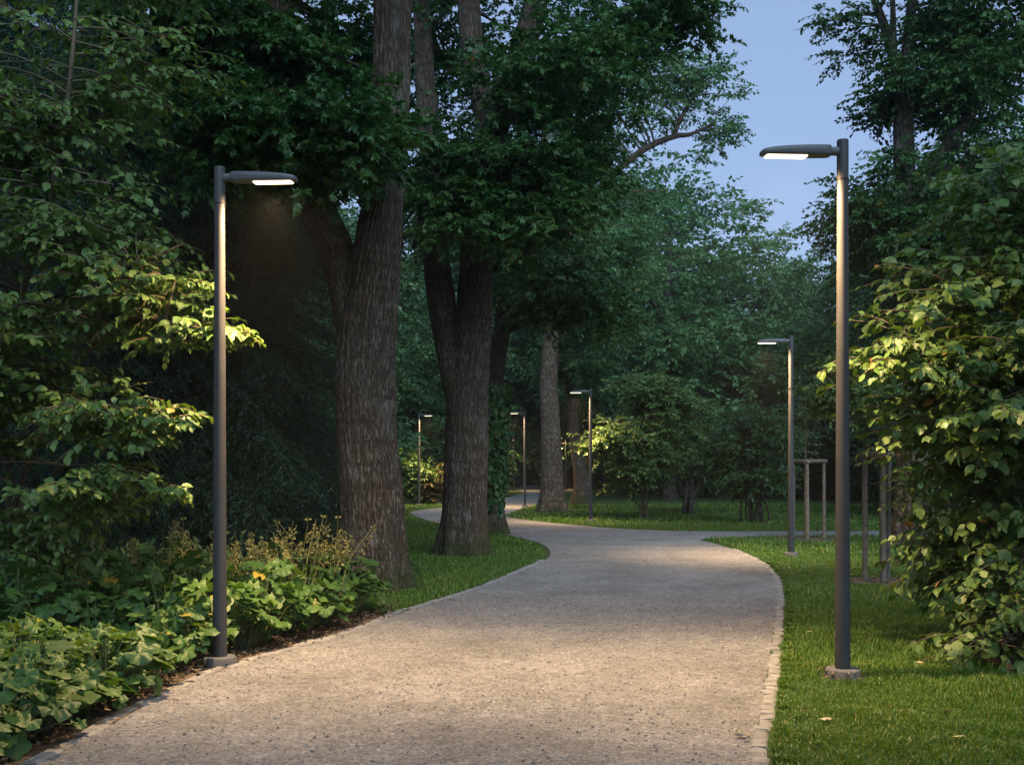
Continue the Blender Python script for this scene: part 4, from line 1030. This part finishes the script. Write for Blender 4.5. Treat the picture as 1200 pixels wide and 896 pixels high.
def herb_plant(seed, H, spikes):
    rng = RNG(seed); o = thing('flowering_plant' if spikes else 'herb', 'x', 'plant'); m, st = MB(), MB()
    n = 16; a = rng.uniform(0, 6.28, n); d = np.stack([np.cos(a) * .35, np.sin(a) * .35, a * 0 + 1], -1); d += rng.normal(0, .12, d.shape)
    L = H * rng.uniform(.6, 1.0, n); P0 = np.stack([rng.normal(0, .1, n), rng.normal(0, .1, n), a * 0], -1)
    shoots(m, P0, d, L, 15, .11, 'ovate', rng, droop=.12, tilt=.5, wid=.62, twig=st, twig_r=.004, flat=.3)
    m.build('foliage', M['leaf_herb'], o, smooth=False); st.build('stems', M['stem_green'], o)
    for q in range(spikes):
        s = MB(); b = rng.normal(0, .16, 2); ln = H + rng.uniform(.15, .45); tip = np.array([b[0] * 1.8 + rng.normal(0, .07), b[1] * 1.8 + rng.normal(0, .07), ln])
        tube(s, smooth_line([(b[0], b[1], .1), (b[0] * 1.3, b[1] * 1.3, ln * .6), tip], 5), np.linspace(.0045, .002, 11), 4)
        nb = 12; zz = rng.uniform(.62, 1.0, nb); P = np.array([b[0], b[1], 0]) * (1 - zz)[:, None] + tip[None] * zz[:, None]
        aa = rng.uniform(0, 6.28, nb); dd = np.stack([np.cos(aa), np.sin(aa), aa * 0 + 1.1], -1)
        shoots(s, P, dd, .15 * (1.25 - zz), 9, .026, 'tri', rng, droop=.1, tilt=1.0, wid=1.4, twig=s, twig_r=.0015)
        s.build('flower_spike', M['seed_head'], o, smooth=False)
    return o

def scatter(rng, n, xr, yr, ok, sp):
    P = []
    for _ in range(n * 60):
        p = np.array([rng.uniform(*xr), rng.uniform(*yr)])
        if ok(p) and all(np.hypot(*(p - q)) > sp for q in P):
            P.append(p)
            if len(P) >= n: break
    return P
kerb_x = lambda y: np.interp(y, LEFT[:120, 1], LEFT[:120, 0])
rng = RNG(91)
def place(protos, pts, label, group, smin, smax, rng):
    done = [False] * len(protos)
    for q, p in enumerate(pts):
        k = q % len(protos); s = rng.uniform(smin, smax)
        if not done[k]:
            o = protos[k]; o.location = (p[0], p[1], 0); o.rotation_euler = (0, 0, rng.uniform(0, 6.28)); o.scale = (s,) * 3; o['label'] = label; o['group'] = group; done[k] = True
        else: dup(protos[k], (p[0], p[1], 0), rng.uniform(0, 6.28), s, label, group)
lx, ly = LAMP_XY[0][0], LAMP_XY[0][1]
front = scatter(rng, 120, (-5.6, -2.3), (5.0, 8.75), lambda p: p[0] < kerb_x(p[1]) - .36 and np.hypot(p[0] - lx, p[1] - ly) > .36 and p[0] > -.62 * p[1] - .3, .25)
place([bed_plant(s, .30, .40, 66, .118) for s in (1, 2, 3)], front, 'broad-leaved bed plant in the near mound in front of the lamp base', 'bed plants in the near mound', .62, 1.3, rng)
back = scatter(rng, 100, (-6.0, -1.2), (9.0, 12.0), lambda p: p[0] < kerb_x(p[1]) - .44 and np.hypot(p[0] - lx, p[1] - ly) > .42 and p[0] < -1.55 - .25 * max(0, p[1] - 11), .28)
place([bed_plant(s, .34, .60, 66, .145) for s in (4, 5, 6)], back, 'taller broad-leaved bed plant in the mound between the lamp and the massive trunk', 'bed plants in the far mound', .65, 1.3, rng)
herb = scatter(rng, 46, (-6.5, -2.6), (9.6, 13.4), lambda p: p[0] < -2.75 - .0 * p[1] and p[0] > -.6 * p[1] and p[1] > 10.6 + .5 * (p[0] + 3), .36)
place([herb_plant(s, .85, 0) for s in (7, 8)], herb, 'fine-leaved green herb growing behind the broad-leaved bed plants', 'herbs at the back of the bed', .8, 1.15, rng)
flo = [G(x, y)[:2] for x, y in [(240, 735), (268, 733), (300, 738), (322, 736), (345, 735), (362, 732), (380, 724), (398, 720), (205, 726), (283, 727), (335, 728)]]
place([herb_plant(s, .62, 5) for s in (9, 10)], flo, 'bed plant with dry tan flower spikes standing above the leaves near the massive trunk', 'plants with dry flower spikes', .85, 1.1, rng)

# ------------------------------------------------------------------ grass, litter, stones, leaves
TR = TRUNKS + [(LAMP_XY[1], .17), (LAMP_XY[2], .16)]
TRUNKS[:] = TR
gm = MB(); rng = RNG(21)
for d0, d1, dens, h, wd in ((4.6, 8.5, 5200, .062, .0052), (8.5, 13, 2600, .062, .0065), (13, 20, 900, .065, .010), (20, 30, 300, .075, .018), (30, 48, 90, .085, .035)):
    xm = .62; area = xm * (d1 * d1 - d0 * d0)
    P = lawn_points(rng, int(area * dens), d0, d1, xm)
    blades(gm, P, h, wd, rng)
# longer tufts along the path edge and round the lamp base
E = RIGHT[(RIGHT[:, 1] < 20) & (RIGHT[:, 0] < 4.2)][:, :2]
q = E[rng.integers(0, len(E), 9000)] + np.abs(rng.normal(0, .05, (9000, 2))) * [1, 0] + np.array([.115, 0]); q = q[~inside(q - [.10, 0], PATH)]
blades(gm, q, .07, .006, rng)
stuff(gm.build('grass', M['blade'], smooth=False))

lt = MB(); n = 5200
y = rng.uniform(4.5, 12.5, n); x = kerb_x(y) - np.where(rng.random(n) < .06, .02, .17) - np.abs(rng.normal(0, .2, n))
P = np.stack([x, y, rng.uniform(.004, .03, n)], -1)
put_leaves(lt, P, rng.normal(0, 1, (n, 3)) * [1, 1, .25], UP + rng.normal(0, .35, (n, 3)), rng.uniform(.015, .06, n), 'tri', rng)
for c, r in MULCH + [(G(437, 690), .75), (LAMP_XY[1], .21)]:
    k = 400 if r > .3 else 120; a = rng.uniform(0, 6.28, k); rr = r * np.sqrt(rng.random(k))
    P = np.stack([c[0] + rr * np.cos(a), c[1] + rr * np.sin(a), rng.uniform(.02, .07, k)], -1)
    put_leaves(lt, P, rng.normal(0, 1, (k, 3)) * [1, 1, .3], UP + rng.normal(0, .4, (k, 3)), rng.uniform(.012, .045, k), 'tri', rng)
# bits blown on the path
k = 700; P = np.stack([rng.uniform(-2.6, 3, k), rng.uniform(5, 20, k)], -1); P = P[inside(P, PATH)]
put_leaves(lt, np.concatenate([P, np.full((len(P), 1), .013)], 1), rng.normal(0, 1, (len(P), 3)) * [1, 1, .15], UP + rng.normal(0, .2, (len(P), 3)), rng.uniform(.012, .04, len(P)), 'tri', rng)
stuff(lt.build('leaf_litter', M['litter'], smooth=False))

pb_ = MB(); k = 20000
y = np.sqrt(rng.uniform(4.6 ** 2, 13 ** 2, k)); x = rng.uniform(-3, 3.6, k); P = np.stack([x, y], -1); P = P[inside(P, PATH)]; n = len(P)
s = .004 + .009 * rng.random(n) ** 4
oc = np.array([(1, 0, 0), (0, 1, 0), (-1, 0, 0), (0, -1, 0), (0, 0, .8), (0, 0, -.8)], float); of = np.array([(0, 1, 4), (1, 2, 4), (2, 3, 4), (3, 0, 4), (1, 0, 5), (2, 1, 5), (3, 2, 5), (0, 3, 5)])
v = oc[None] * s[:, None, None] * rng.uniform(.6, 1.3, (n, 6, 1)) + np.concatenate([P, np.full((n, 1), .010)], 1)[:, None]
pb_.add(v.reshape(-1, 3), (np.arange(n)[:, None, None] * 6 + of[None]).reshape(-1, 3), np.repeat(rng.random(n), 6), np.full((n * 6, 2), .5))
stuff(pb_.build('gravel', M['pebble'], smooth=False))

# fallen leaves on the near lawn
fl = MB(); put_leaves(fl, np.zeros((1, 3)), np.array([[1., 0, .1]]), np.array([[0, .2, 1.]]), .085, 'maple', RNG(2), np.array([.7]))
FL = [(870, 862), (877, 868), (863, 866), (940, 842), (1062, 838), (1108, 840), (1120, 873), (1068, 782), (1082, 783), (945, 746), (963, 852), (1150, 800)]
rng = RNG(6)
f0 = fl.build('fallen_leaf', M['fallen'])
for q, (px, py) in enumerate(FL):
    o = f0 if q == 0 else f0.copy()
    if q: COL.objects.link(o)
    p = G(px, py); o.location = (p[0], p[1], .05); o.rotation_euler = (rng.normal(0, .3), rng.normal(0, .3), rng.uniform(0, 6.28)); o.scale = (rng.uniform(.6, 1.1),) * 3
    tag(o, 'dry pale leaf fallen on the lawn around the near lamp', 'fallen leaf', 'fallen leaves on the near lawn')

# ------------------------------------------------------------------ dusk air
hb = MB(); box(hb, (-430, -70, -1.0), (430, 490, 27.0)); stuff(hb.build('haze', M['haze'], smooth=False))
